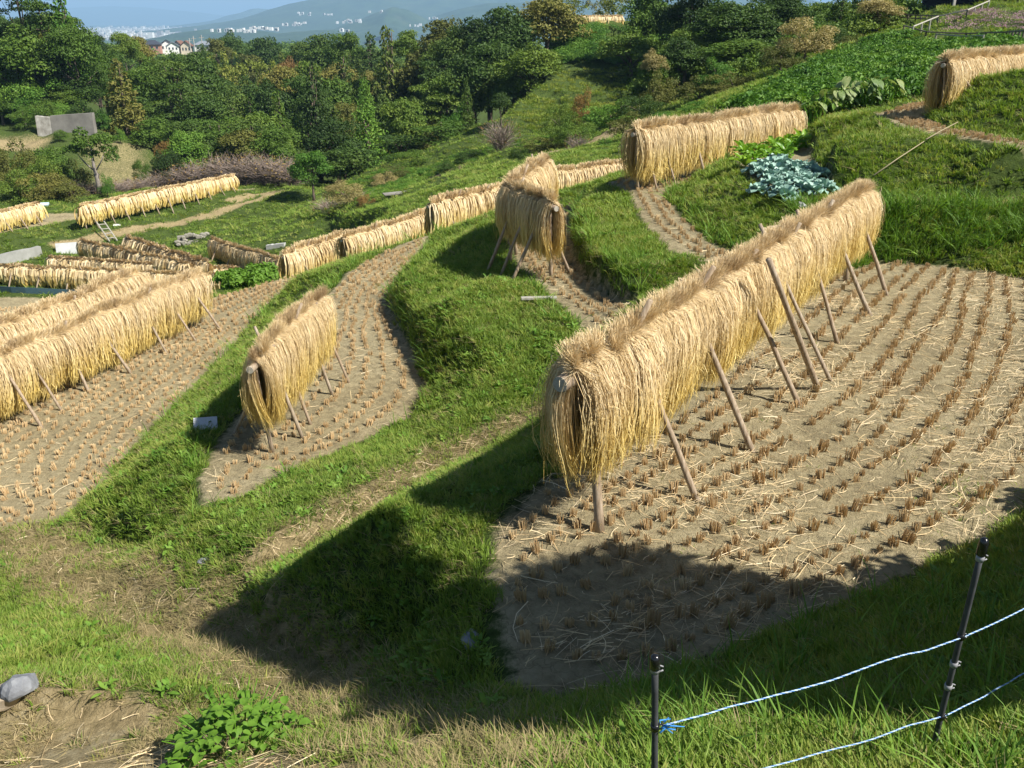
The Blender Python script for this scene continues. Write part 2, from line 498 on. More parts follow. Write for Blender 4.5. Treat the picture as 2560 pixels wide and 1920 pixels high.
singles = [
    # around and behind the camera
    (0, 0.9, -1.65), (0.9, 1.4, -1.95), (-0.8, 1.6, -2.3), (-2.2, 1.4, -3.1), (-4.5, 2.5, -4.35), (2.4, 2.4, -2.15), (2.2, 0.6, -1.6), (4.2, 4.3, -2.65),
    (5.2, 4.6, -2.3), (6, 2, -1.6), (7.2, 7.0, -2.4), (8.6, 10, -2.5), (10, 13, -2.2), (12, 10, -1.2), (9, 4, -1.2), (0, -3, -1.6), (7, -3, -1.2), (-6, -2, -4.6), (-7, 4, -5.0), (-9, 7, -6.0),
    W(836, 142, -2.08), (14, 16, -1.2), (16, 22, -0.5), (16, 28, -0.3),
    W(80, 745, -4.4), W(0, 766, -4.45), W(440, 600, -3.85), W(400, 640, -4.15),
    # A bank foot hidden behind the rack, B strip end
    (1.2, 10.9, -4.15), (2.6, 11.9, -4.0), (3.4, 12.6, -3.6),
    # left
    (-13, 12, -7.5), (-14, 20, -9), (-12, 28, -11), (-16, 33, -13), (-22, 33, -13.2), (-30, 30, -13),
    (-9, 22, -7.5), (-8.5, 25.5, -8.7),
    # beyond the racks
    P(400, 207, 43), P(440, 190, 47), P(480, 172, 52), P(500, 165, 54), P(360, 215, 46), P(330, 212, 52), P(300, 215, 56), P(560, 150, 54), P(600, 140, 56),
    P(545, 160, 45), P(620, 128, 56), P(690, 118, 50), P(640, 140, 46), P(580, 170, 38), P(660, 118, 56),
    P(315, 192, 68), P(350, 190, 66), P(420, 175, 62), P(460, 162, 62),
    # right hillside
    P(740, 112, 29), P(800, 108, 27), P(850, 100, 28), P(930, 88, 30), P(1010, 62, 32), P(740, 95, 38), P(800, 72, 43), P(880, 46, 47), P(906, 37, 50), P(1024, 40, 45), P(1100, 45, 40),
    P(930, 17, 58), P(1024, 17, 52), P(1024, 5, 60), P(1120, 8, 50), P(960, 3, 66), P(700, 105, 44), P(860, 30, 62), P(780, 60, 60), P(710, 85, 62),
    # green terraced slope
    P(515, 136, 70), P(600, 133, 66), P(648, 100, 74), P(650, 66, 88), P(560, 70, 92),
    P(560, 52, 100), P(600, 45, 99), P(660, 48, 96), P(590, 22, 110), P(640, 20, 112), P(700, 30, 100), P(560, 22, 114),
    # left slopes and valley
    P(130, 190, 80), P(160, 192, 82), P(110, 140, 92), P(150, 150, 92), P(35, 134, 94), P(98, 132, 95), P(40, 150, 88), P(20, 190, 78), P(80, 195, 76), P(-60, 190, 74), P(-80, 130, 95),
    P(98, 122, 100), P(30, 120, 100), P(10, 100, 112), P(-100, 90, 115),
    (-36, 70, -13.0), (-50, 60, -12.5), (-20, 88, -15.5), (-8, 88, -16), (2, 84, -14.5), (-34, 92, -14.5), (10, 80, -11.0),
    (-30, 120, -17), (-5, 120, -17), (15, 110, -13), (-60, 130, -15), (-85, 120, -10), (25, 120, -8), (0, 160, -17), (-50, 170, -17), (40, 140, -5), (60, 110, 0.5),
    (-120, 160, -8), (60, 170, -2), (20, 200, -16), (-80, 230, -19), (100, 120, 6), (90, 60, 8), (50, 40, 3), (40, 20, 2),
    (-60, 60, -12), (-60, 20, -10), (-40, -10, -8), (40, -30, 2),
    (0, 330, -22), (-200, 330, -18), (150, 330, -10), (-220, 480, -16), (-130, 480, -17), (-100, 560, -22), (-240, 560, -18), (60, 520, -30),
    (-700, -300, -20), (700, -300, 10), (-700, 800, -70), (700, 800, -60), (0, 800, -70), (-400, 200, -5), (300, 200, 10), (0, -300, 5),
]
# stepped green slope: each step a front edge and the foot of the next bank
for (x0, x1, py, Y) in ((512, 615, 118, 73.0), (520, 628, 106, 76.5), (530, 640, 95, 80.0), (545, 645, 84, 84.0), (560, 648, 73, 88.0)):
    a = P(x0, py, Y); b = P(x1, py - 1, Y)
    lines.append([a, b]); lines.append([(a[0], a[1] + 1.9, a[2] + 0.02), (b[0], b[1] + 1.9, b[2] + 0.02)])

tv, tz, te = [], [], []


def tin_line(pts, closed):
    i0 = len(tv)
    for p in pts:
        tv.append(Vector((p[0], p[1]))); tz.append(p[2])
    n = len(pts)
    for k in range(n - 1): te.append((i0 + k, i0 + k + 1))
    if closed: te.append((i0 + n - 1, i0))


for p in polys: tin_line(p, True)
for l in lines: tin_line(l, False)
for s in singles: tin_line([s], False)
cv, ce, cf, ov, oe, of = delaunay_2d_cdt(tv, te, [], 0, 1e-4)
CV = np.array([(v.x, v.y) for v in cv]); CZ = np.zeros(len(cv))
_in = np.array([(v.x, v.y) for v in tv]); _iz = np.array(tz)
_n_new = 0
for k, o in enumerate(ov):
    if len(o): CZ[k] = np.mean([tz[i] for i in o])
    else:
        _n_new += 1
        d = np.linalg.norm(_in - CV[k], axis=1); j = np.argsort(d)[:2]
        CZ[k] = np.average(_iz[j], weights=1 / (d[j] + 1e-3))
        print('TIN crossing near', CV[k], 'between', [tuple(np.round((*_in[q], _iz[q]), 2)) for q in j])


def lines_axis(lo, hi, core, mid, cs, ms, far):
    a = list(np.arange(core[0], core[1] + 1e-6, cs))
    r = list(np.arange(core[1] + ms, mid[1], ms)); l = list(np.arange(core[0] - ms, mid[0], -ms))
    s = ms; x = r[-1] if r else core[1]
    while x < far[1]:
        s *= 1.11; x += s; r.append(x)
    s = ms; x = l[-1] if l else core[0]
    while x > far[0]:
        s *= 1.14; x -= s; l.append(x)
    return np.array(l[::-1] + a + r)


GX = lines_axis(0, 0, (-12.0, 10.5), (-48, 45), 0.085, 0.30, (-25000, 25000))
GY = lines_axis(0, 0, (2.0, 27.0), (0.5, 105), 0.085, 0.30, (-1500, 30000))
nx, ny = len(GX), len(GY)
XX, YY = np.meshgrid(GX, GY, indexing='ij')
rr = np.hypot(XX, YY - 250)
ZZ = np.full((nx, ny), np.nan)
for f in cf:
    p = CV[list(f)]; z = CZ[list(f)]
    i0, i1 = np.searchsorted(GX, [p[:, 0].min() - 1e-9, p[:, 0].max() + 1e-9]); j0, j1 = np.searchsorted(GY, [p[:, 1].min() - 1e-9, p[:, 1].max() + 1e-9])
    if i1 <= i0 or j1 <= j0: continue
    x = XX[i0:i1, j0:j1]; y = YY[i0:i1, j0:j1]
    (xa, ya), (xb, yb), (xc, yc) = p
    den = (yb - yc) * (xa - xc) + (xc - xb) * (ya - yc)
    if abs(den) < 1e-12: continue
    w0 = ((yb - yc) * (x - xc) + (xc - xb) * (y - yc)) / den
    w1 = ((yc - ya) * (x - xc) + (xa - xc) * (y - yc)) / den
    w2 = 1 - w0 - w1
    ok = (w0 >= -1e-7) & (w1 >= -1e-7) & (w2 >= -1e-7)
    sub = ZZ[i0:i1, j0:j1]
    sub[ok] = (w0 * z[0] + w1 * z[1] + w2 * z[2])[ok]
far_z = -66 + 6 * np.exp(-np.maximum(rr - 600, 0) / 700.0)
ZZ = np.where(np.isnan(ZZ), far_z, ZZ)
# blend hull into the plain
bl = np.clip((rr - 450) / 250, 0, 1)
ZZ = ZZ * (1 - bl) + far_z * bl


def in_poly(poly, x, y):
    p = np.array([(a[0], a[1]) for a in poly]); c = np.zeros(x.shape, bool)
    n = len(p)
    for i in range(n):
        (x1, y1), (x2, y2) = p[i], p[(i + 1) % n]
        if y1 == y2: continue
        t = (y1 > y) != (y2 > y)
        c ^= t & (x < (x2 - x1) * (y - y1) / (y2 - y1) + x1)
    return c


def dist_line(pts, x, y, closed=False):
    p = np.array([(a[0], a[1]) for a in pts]); d = np.full(x.shape, 1e9)
    n = len(p)
    for i in range(n if closed else n - 1):
        a = p[i]; b = p[(i + 1) % n]; ab = b - a; L = ab @ ab + 1e-12
        t = np.clip(((x - a[0]) * ab[0] + (y - a[1]) * ab[1]) / L, 0, 1)
        d = np.minimum(d, np.hypot(x - a[0] - t * ab[0], y - a[1] - t * ab[1]))
    return d


def local(mask_fn, poly, pad, out):
    """evaluate on the sub-grid around poly only"""
    p = np.array([(a[0], a[1]) for a in poly])
    i0, i1 = np.searchsorted(GX, [p[:, 0].min() - pad, p[:, 0].max() + pad]); j0, j1 = np.searchsorted(GY, [p[:, 1].min() - pad, p[:, 1].max() + pad])
    sl = (slice(i0, i1), slice(j0, j1))
    out[sl] = np.maximum(out[sl], mask_fn(XX[sl], YY[sl]))


soil = np.zeros((nx, ny)); dry = np.zeros((nx, ny)); fid = np.full((nx, ny), -1)
field_polys = {'A': A_poly, 'C': C_poly, 'D': D_poly, 'B': B_poly, 'E': E_poly, 'F': F_poly, 'G': G_poly, 'M': M_poly, 'T': T13_poly}
for k, (nm, pl) in enumerate(field_polys.items()):
    w = 0.18 if nm not in 'MT' else 0.4

    def fn(x, y, pl=pl, w=w):
        s = in_poly(pl, x, y); d = dist_line(pl, x, y, True)
        return np.clip(0.5 + np.where(s, d, -d) / w * 0.5, 0, 1)
    local(fn, pl, 1.0, soil)
    p = np.array([(a[0], a[1]) for a in pl])
    i0, i1 = np.searchsorted(GX, [p[:, 0].min(), p[:, 0].max()]); j0, j1 = np.searchsorted(GY, [p[:, 1].min(), p[:, 1].max()])
    ins = in_poly(pl, XX[i0:i1, j0:j1], YY[i0:i1, j0:j1])
    fid[i0:i1, j0:j1][ins] = k
LEDGE = WL(-2.8, (890, 203), (950, 204), (1040, 204))
bund = [W(268, 556, -4.85), W(335, 518, -4.78), W(435, 462, -4.64), W(542, 410, -4.38)]
path0 = [W(500, 765, -2.9), W(452, 748, -3.3), W(400, 718, -3.75), W(312, 690, -4.25)]
path = [W(312, 690, -4.25), W(232, 654, -4.85), W(165, 628, -5.32), W(95, 590, -5.62), W(40, 545, -5.85), W(-60, 540, -6.0)]
path2 = [W(170, 632, -5.32), W(190, 600, -5.2), W(225, 585, -5.0)]
dry_lines = [(bund, 0.24, 0.85), (path, 0.5, 0.92), (path0, 0.36, 0.8), (path2, 0.35, 0.7), ([W(60, 247, -13.15), W(145, 230, -12.9), W(235, 207, -12.75), W(278, 197, -12.7)], 0.6, 0.9),
             ([W(232, 200, -12.5), W(272, 190, -12.5), W(268, 200, -12.7)], 0.5, 0.9),
             ([W(390, 240, ZC), W(405, 230, ZC)], 0.3, 0.4),
             ([P(555, 152, 53), P(600, 140, 56), P(615, 128, 57)], 2.0, 0.95), ([P(590, 138, 56), P(545, 148, 53)], 1.4, 0.9),
             ([P(128, 182, 80), P(118, 160, 86), P(112, 142, 91)], 3.5, 0.5), ([P(20, 145, 90), P(0, 150, 90)], 3.0, 0.8), ([P(450, 152, 60), P(425, 165, 58)], 1.2, 0.6)]
for pts, w, amt in dry_lines:
    local(lambda x, y: amt * np.clip(1.5 - dist_line(pts, x, y) / w, 0, 1), pts, w * 2, dry)
flat_ll = [W(-60, 712, -4.45), W(100, 712, -4.42), W(185, 720, -4.3), W(330, 790, -3.6), W(-60, 830, -4.4)]
local(lambda x, y: np.where(in_poly(flat_ll, x, y), 0.95, np.clip(0.9 - dist_line(flat_ll, x, y, True) / 0.35, 0, 1)), flat_ll, 0.5, dry)
lit_dirt = [W(330, 790, -3.3), W(360, 740, -3.5), W(440, 730, -3.3), W(480, 790, -2.8)]
local(lambda x, y: np.where(in_poly(lit_dirt, x, y), 0.8, np.clip(0.8 - dist_line(lit_dirt, x, y, True) / 0.3, 0, 1)), lit_dirt, 0.5, dry)
local(lambda x, y: np.clip(0.45 + 0.8 * fbm(x * 2.5, y * 2.5, 3), 0, 1) * np.clip(np.where(in_poly(flat_ll, x, y), 1.0, 1 - dist_line(flat_ll, x, y, True) / 0.2), 0, 1), flat_ll, 0.5, soil)
local(lambda x, y: np.clip(0.28 + 0.9 * fbm(x * 2.5, y * 2.5, 3), 0, 1) * np.clip(np.where(in_poly(lit_dirt, x, y), 1.0, 1 - dist_line(lit_dirt, x, y, True) / 0.2), 0, 1), lit_dirt, 0.5, soil)
local(lambda x, y: 0.62 * np.clip(1.5 - dist_line(LEDGE, x, y) / 0.22, 0, 1), LEDGE, 0.5, dry)
# relief
near = np.hypot(XX, YY)
g = 1 - soil
ZZ = ZZ + g * fbm(XX * 1.3, YY * 1.3, 4) * 0.13 + g * fbm(XX * 0.35, YY * 0.35, 3) * np.clip(near / 30, 0.25, 3.0) * 0.55
ZZ = ZZ + soil * (fbm(XX * 2.2, YY * 2.2, 4) * 0.05 + fbm(XX * 9, YY * 9, 2) * 0.025)
farm = np.clip((near - 900) / 4000, 0, 1)
ZZ = ZZ + farm * fbm(XX / 900, YY / 900, 3) * 10


def Zat(x, y):
    x = np.asarray(x, float); y = np.asarray(y, float)
    i = np.clip(np.searchsorted(GX, x) - 1, 0, nx - 2); j = np.clip(np.searchsorted(GY, y) - 1, 0, ny - 2)
    fx = np.clip((x - GX[i]) / (GX[i + 1] - GX[i]), 0, 1); fy = np.clip((y - GY[j]) / (GY[j + 1] - GY[j]), 0, 1)
    return ZZ[i, j] * (1 - fx) * (1 - fy) + ZZ[i + 1, j] * fx * (1 - fy) + ZZ[i, j + 1] * (1 - fx) * fy + ZZ[i + 1, j + 1] * fx * fy


def Gat(G, x, y):
    i = np.clip(np.searchsorted(GX, x) - 1, 0, nx - 2); j = np.clip(np.searchsorted(GY, y) - 1, 0, ny - 2)
    fx = np.clip((x - GX[i]) / (GX[i + 1] - GX[i]), 0, 1); fy = np.clip((y - GY[j]) / (GY[j + 1] - GY[j]), 0, 1)
    return G[i, j] * (1 - fx) * (1 - fy) + G[i + 1, j] * fx * (1 - fy) + G[i, j + 1] * (1 - fx) * fy + G[i + 1, j + 1] * fx * fy


VV = np.stack([XX, YY, ZZ], -1).reshape(-1, 3)
ii, jj = np.meshgrid(np.arange(nx - 1), np.arange(ny - 1), indexing='ij')
b0 = ii * ny + jj
QQ = np.stack([b0, b0 + ny, b0 + ny + 1, b0 + 1], -1).reshape(-1, 4)
face_f = fid[:-1, :-1].reshape(-1)
Asoil = soil.reshape(-1); Adry = dry.reshape(-1)


def sub_sheet(name, mask):
    q = QQ[mask]; u, inv = np.unique(q, return_inverse=True)
    me = mk_mesh(name, VV[u], inv.reshape(-1, 4), [M_ground], {'soil': Asoil[u], 'dry': Adry[u]}, smooth=True)
    return link(name, me)


tag(sub_sheet('ground', face_f < 0), 'grassy terraced hillside ground with banks and walkways', kind='structure')
for k, (nm, lb) in enumerate((('A', 'large harvested rice field with curving stubble rows under the big rack'), ('C', 'S-curved harvested rice field below the grass mound'),
                              ('D', 'harvested rice field beside the long double rack'), ('B', 'narrow stubble strip under the curved short rack'),
                              ('E', 'thin curved stubble strip between two grass banks'), ('F', 'bare earth of the vegetable plot'),
                              ('G', 'small stubble field at the foot of the upper grass bank'), ('M', 'pale stubble field down in the basin'), ('T', 'upper basin terrace of bare earth'))):
    tag(sub_sheet('rice_field' if nm != 'F' else 'vegetable_bed', face_f == k), lb, kind='structure')

# ------------------------------------------------------------------ scatter (geometry nodes; only for stuff)
def scatter(name, label, protos, mat, pts, rot, scl, idx):
    """protos: list of (V,Q,t) ; pts are loose vertices of the same mesh"""
    Vs, Qs, ts, gs = [], [], [], []
    n = 0
    for k, (V, Q, t) in enumerate(protos):
        Vs.append(V); Qs.append(np.asarray(Q) + n); ts.append(t); gs.append(np.full(len(V), k)); n += len(V)
    Np = len(pts)
    V = np.vstack(Vs + [pts]); t = np.concatenate(ts + [np.zeros(Np)])
    gid = np.concatenate(gs + [np.full(Np, -1)]).astype(np.int32)
    R = np.zeros((len(V), 3)); R[n:] = rot
    S = np.ones((len(V), 3)); S[n:] = scl if np.ndim(scl) == 2 else np.repeat(np.asarray(scl)[:, None], 3, 1)
    I = np.zeros(len(V), np.int32); I[n:] = idx
    me = mk_mesh(name, V, np.vstack(Qs), [mat], {'t': t, 'gid': gid, 'rot': R, 'scl': S, 'idx': I})
    o = link(name, me)
    tag(o, label, kind='stuff')
    ng = bpy.data.node_groups.new('scatter', 'GeometryNodeTree')
    ng.interface.new_socket('Geometry', in_out='INPUT', socket_type='NodeSocketGeometry')
    ng.interface.new_socket('Geometry', in_out='OUTPUT', socket_type='NodeSocketGeometry')
    gi = ng.nodes.new('NodeGroupInput'); go = ng.nodes.new('NodeGroupOutput')

    def na(nm, typ):
        a = ng.nodes.new('GeometryNodeInputNamedAttribute'); a.data_type = typ; a.inputs[0].default_value = nm
        return a.outputs[0]
    g_ = na('gid', 'INT')
    cmp_ = ng.nodes.new('FunctionNodeCompare'); cmp_.data_type = 'INT'; cmp_.operation = 'LESS_THAN'
    ia = [s for s in cmp_.inputs if s.type == 'INT']
    ng.links.new(g_, ia[0]); ia[1].default_value = 0
    sep = ng.nodes.new('GeometryNodeSeparateGeometry'); sep.domain = 'POINT'
    ng.links.new(gi.outputs[0], sep.inputs[0]); ng.links.new(cmp_.outputs[0], sep.inputs[1])
    sti = ng.nodes.new('GeometryNodeSplitToInstances'); sti.domain = 'POINT'
    ng.links.new(sep.outputs[1], sti.inputs[0]); ng.links.new(g_, sti.inputs['Group ID'])
    iop = ng.nodes.new('GeometryNodeInstanceOnPoints')
    ng.links.new(sep.outputs[0], iop.inputs['Points']); ng.links.new(sti.outputs[0], iop.inputs['Instance'])
    iop.inputs['Pick Instance'].default_value = True
    ng.links.new(na('idx', 'INT'), iop.inputs['Instance Index'])
    e2r = ng.nodes.new('FunctionNodeEulerToRotation')
    ng.links.new(na('rot', 'FLOAT_VECTOR'), e2r.inputs[0]); ng.links.new(e2r.outputs[0], iop.inputs['Rotation'])
    ng.links.new(na('scl', 'FLOAT_VECTOR'), iop.inputs['Scale'])
    ng.links.new(iop.outputs[0], go.inputs[0])
    md = o.modifiers.new('scatter', 'NODES'); md.node_group = ng
    return o


def tuft(seed, n=18, h=0.16, spread=0.05, w=0.0045, lean=0.55, K=4):
    r = np.random.default_rng(seed)
    a = r.random(n) * 2 * PI; rad = spread * np.sqrt(r.random(n))
    base = np.stack([rad * np.cos(a), rad * np.sin(a), np.full(n, -0.03)], -1)
    b = a + r.normal(0, 0.8, n)
    hh = h * (0.45 + 0.75 * r.random(n)); ln = lean * (0.25 + r.random(n))
    t = np.linspace(0, 1, K)[None, :, None]
    out = np.stack([np.cos(b), np.sin(b), np.zeros(n)], -1)[:, None]
    pth = base[:, None] + out * (hh * ln)[:, None, None] * t ** 1.9 + np.array([0, 0, 1.0]) * (hh[:, None, None] * (t - 0.25 * ln[:, None, None] * t ** 2.5) + 0.0)
    side = np.stack([-np.sin(b), np.cos(b), np.zeros(n)], -1)
    side = norm(side + r.normal(0, 0.4, (n, 3)))
    ww = w * (0.7 + 0.6 * r.random(n))[:, None] * np.array([1.0, 0.95, 0.6, 0.08])[None, :K]
    V, Q = strips(pth, side, ww)
    tt = np.repeat(np.broadcast_to(np.linspace(0, 1, K), (n, K)).reshape(-1), 2)
    return V, Q, tt


def wedge_points(r0, r1, dens, ang=math.radians(40), y0=-0.3):
    area = ang * (r1 ** 2 - r0 ** 2)
    n = int(area * dens)
    r = np.sqrt(rng.random(n) * (r1 ** 2 - r0 ** 2) + r0 ** 2); a = (rng.random(n) * 2 - 1) * ang
    return r * np.sin(a), r * np.cos(a) + y0


def visible(x, y, z, m=170):
    px, py, dep = project(np.stack([x, y, z], -1))
    return (dep > 0.3) & (px > -m) & (px < 1024 + m) & (py > -m) & (py < 768 + m * 1.6)


def hit_(px, py):
    a = W(px, py, ZA); return (a[0], a[1], float(Zat(a[0], a[1])))


# ------------------------------------------------------------------ grass
gx, gy, gs = [], [], []
for r0, r1, dens, sc in ((1.2, 4, 950, 0.85), (4, 7, 720, 0.8), (7, 11, 470, 0.95), (11, 17, 290, 1.2), (17, 28, 110, 1.6), (28, 50, 26, 2.3), (50, 84, 7.5, 3.6)):
    x, y = wedge_points(r0, r1, dens)
    gx.append(x); gy.append(y); gs.append(np.full(len(x), sc))
gx = np.concatenate(gx); gy = np.concatenate(gy); gs = np.concatenate(gs)
gz = Zat(gx, gy); s_ = Gat(soil, gx, gy); d_ = Gat(dry, gx, gy)
vis = visible(gx, gy, gz)
patch = fbm(gx * 0.8, gy * 0.8, 3)
rnd = rng.random(len(gx))
edge = s_ + fbm(gx * 4, gy * 4, 3) * 1.0
keep = vis & (edge < 0.32) & (rnd > d_ * 1.02 + np.clip(-patch - 0.30, 0, 0.22))
dk = vis & (edge < 0.3) & (((d_ > 0.22) & (rnd < 0.28 + 0.25 * d_)) | (rng.random(len(gx)) < 0.06 + 0.12 * np.clip(fbm(gx * 0.7 + 70, gy * 0.7, 3) * 3, 0, 1))) & (gy < 30)


def grass_args(k, hmul=1.0):
    n = k.sum()
    hv = (0.75 + 0.9 * np.clip(fbm(gx[k] * 0.55 + 9, gy[k] * 0.55, 3) + 0.35, 0, 1)) * (0.7 + 0.6 * rng.random(n)) * hmul
    fars = gs[k]
    S = np.stack([fars, fars, fars ** 0.55 * hv], -1)
    R = np.stack([rng.normal(0, 0.18, n), rng.normal(0, 0.18, n), rng.random(n) * 2 * PI], -1)
    return np.stack([gx[k], gy[k], gz[k]], -1), R, S, rng.integers(0, 6, n)


p_, R_, S_, i_ = grass_args(keep)
print('grass', len(p_))
scatter('grass', 'short green grass covering the terrace banks', [tuft(i, 24, 0.088, 0.055, 0.0042 + 0.0012 * (i % 3), 0.5 + 0.12 * i) for i in range(6)], M_grass, p_, R_, S_, i_)
p_, R_, S_, i_ = grass_args(dk, 0.36)
scatter('dry_grass', 'dry trampled grass and straw along the walkways', [tuft(50 + i, 14, 0.12, 0.07, 0.0038, 1.5) for i in range(6)], M_drygrass, p_, R_, S_, i_)

# taller, broader grass on the slope below the camera and along the foot of the banks
x, y = wedge_points(1.4, 6.2, 90)
z = Zat(x, y)
px_, py_, _d = project(np.stack([x, y, z], -1))
k = visible(x, y, z) & (Gat(soil, x, y) < 0.25) & (Gat(dry, x, y) < 0.3) & (px_ > 500) & (rng.random(len(x)) < np.clip(0.35 + 1.6 * fbm(x * 1.2, y * 1.2, 3), 0.05, 1))
bx, by = [x[k]], [y[k]]
for (pts, n, wdt) in ((B_left, 60, 0.25), (C_right, 170, 0.2), (B_right, 200, 0.2), (E_right, 120, 0.2), (C_left, 120, 0.2), (D_right, 120, 0.2)):
    pp = np.array([(a[0], a[1]) for a in pts])
    sseg = rng.integers(0, len(pp) - 1, n); tt = rng.random(n)[:, None]
    q = pp[sseg] * (1 - tt) + pp[sseg + 1] * tt + rng.normal(0, wdt, (n, 2))
    bx.append(q[:, 0]); by.append(q[:, 1])
q = np.array([(rng.uniform(5.0, 8.8), rng.uniform(13.7, 14.5)) for _ in range(560)])
bx.append(q[:, 0]); by.append(q[:, 1])
q = np.array([(rng.uniform(4.6, 6.3), rng.uniform(13.3, 14.9)) for _ in range(420)])
bx.append(q[:, 0]); by.append(q[:, 1])
x = np.concatenate(bx); y = np.concatenate(by); z = Zat(x, y)
k = (Gat(soil, x, y) < 0.45) & visible(x, y, z)
x, y, z = x[k], y[k], z[k]; n = len(x)
fs = 0.75 + 0.035 * np.hypot(x, y)
scatter('tall_grass', 'longer broad-bladed grass growing in tufts on the slopes', [tuft(90 + i, 11, 0.30, 0.05, 0.0065, 0.75) for i in range(5)], M_weed,
        np.stack([x, y, z], -1), np.stack([rng.normal(0, 0.2, n), rng.normal(0, 0.2, n), rng.random(n) * 6.28], -1), fs * (0.45 + 0.6 * rng.random(n)), rng.integers(0, 5, n))


# low broad leaves mixed into the sward
def rosette(seed, n=13, R=0.055, w=0.011):
    r = np.random.default_rng(seed)
    a = r.random(n) * 2 * PI; L = R * (0.5 + r.random(n))
    o = np.stack([np.cos(a), np.sin(a), np.zeros(n)], -1)[:, None]
    t = np.array([0, .35, .75, 1.0])[None, :, None]
    el = r.uniform(0.2, 1.1, n)[:, None, None]
    pth = o * L[:, None, None] * t * np.cos(el) + np.array([0, 0, 1.0]) * (L[:, None, None] * (t * np.sin(el) - 0.35 * t ** 2)) + r.normal(0, R * 0.35, (n, 1, 3)) * np.array([1, 1, 0.25])
    side = np.stack([-np.sin(a), np.cos(a), r.normal(0, 0.25, n)], -1)
    V, Q = strips(pth, side, w * (0.6 + 0.7 * r.random(n))[:, None] * np.array([0.25, 1.0, 0.75, 0.08])[None])
    return V, Q, np.zeros(len(V))


x, y = wedge_points(1.5, 16, 85)
z = Zat(x, y)
k = visible(x, y, z) & (Gat(soil, x, y) < 0.2) & (Gat(dry, x, y) < 0.55) & (rng.random(len(x)) < np.clip(0.22 + 1.3 * fbm(x * 0.9 + 40, y * 0.9, 3) + 0.8 * fbm(x * 4, y * 4, 2), 0, 1))
x, y, z = x[k], y[k], z[k]; n = len(x)
scatter('weeds', 'small broad-leaved weeds growing among the grass', [rosette(i) for i in range(5)], M_weed, np.stack([x, y, z + 0.02], -1),
        np.stack([rng.normal(0, 0.2, n), rng.normal(0, 0.2, n), rng.random(n) * 6.28], -1), (0.6 + 0.7 * rng.random(n)) * (0.9 + 0.03 * np.hypot(x, y)), rng.integers(0, 5, n))


q = np.array([hit_(rng.normal(968, 26), rng.normal(490, 16)) for _ in range(60)] + [hit_(rng.uniform(560, 1000), rng.uniform(330, 600)) for _ in range(30)])
n = len(q)
scatter('regrowth', 'sparse green sprouts on the bare mud of the near field', [tuft(150 + i, 10, 0.06, 0.05, 0.003, 1.2) for i in range(3)], M_grass, q, np.stack([rng.normal(0, .2, n), rng.normal(0, .2, n), rng.random(n) * 6.28], -1), rng.uniform(.6, 1.3, n), rng.integers(0, 3, n))


# ------------------------------------------------------------------ stubble
def stubble_proto(seed, n=15, h=0.085, r0=0.030, w=0.0036):
    r = np.random.default_rng(seed)
    a = r.random(n) * 2 * PI; q = r0 * np.sqrt(r.random(n))
    base = np.stack([q * np.cos(a), q * np.sin(a), np.full(n, -0.03)], -1)
    top = base * np.array([1.2, 1.2, 0]) + np.stack([r.normal(0, .006, n), r.normal(0, .006, n), h * (0.82 + 0.26 * r.random(n))], -1)
    pth = np.stack([base, top], 1)
    Vs, Qs, k = [], [], 0
    for s in range(2):
        sd = np.stack([np.cos(a + s * PI / 2), np.sin(a + s * PI / 2), np.zeros(n)], -1)
        V, Q = strips(pth, sd, np.full((n, 2), w)); Vs.append(V); Qs.append(Q + k); k += len(V)
    # a few fallen leaves at the foot
    m = 2; b = r.random(m) * 6.28
    o = np.stack([np.cos(b), np.sin(b), np.zeros(m)], -1)[:, None]
    t = np.linspace(0, 1, 4)[None, :, None]
    pth = o * t * r.uniform(.06, .14, m)[:, None, None] + np.array([0, 0, 1]) * (0.02 * (1 - t) + 0.03 * t * (1 - t)) + 0.004 * np.array([0, 0, 1.0])
    V, Q = strips(pth, np.stack([-np.sin(b), np.cos(b), np.zeros(m)], -1), np.full((m, 4), 0.0022)); Vs.append(V); Qs.append(Q + k)
    V = np.vstack(Vs); Q = np.vstack(Qs)
    return V, Q, np.clip(V[:, 2] / h, 0, 1)


m, nt_, b_ = new_mat('stubble')
t_ = attr(nt_, 't'); rn_ = N(nt_, 'ShaderNodeObjectInfo').outputs['Random']
c1 = ramp(nt_, t_, [(0.0, (0.38, 0.26, 0.13)), (0.45, (0.58, 0.42, 0.22)), (1.0, (0.74, 0.59, 0.36))])
nt_.links.new(mixc(nt_, math_(nt_, 'MULTIPLY', rn_, 0.5), c1, (0.48, 0.32, 0.16)), b_.inputs['Base Color'])
M_stub = m


def resample(pts, n):
    p = np.array([(a[0], a[1]) for a in pts]); d = np.concatenate([[0], np.cumsum(np.linalg.norm(np.diff(p, axis=0), axis=1))])
    # Catmull-like smoothing by dense linear + box filter
    s = np.linspace(0, d[-1], n)
    q = np.stack([np.interp(s, d, p[:, 0]), np.interp(s, d, p[:, 1])], -1)
    w = max(3, n // 14); kx = np.ones(2 * w + 1) / (2 * w + 1)
    qp = np.vstack([2 * q[0] - q[w:0:-1], q, 2 * q[-1] - q[-2:-w - 2:-1]])
    return np.stack([np.convolve(qp[:, 0], kx, 'valid'), np.convolve(qp[:, 1], kx, 'valid')], -1)


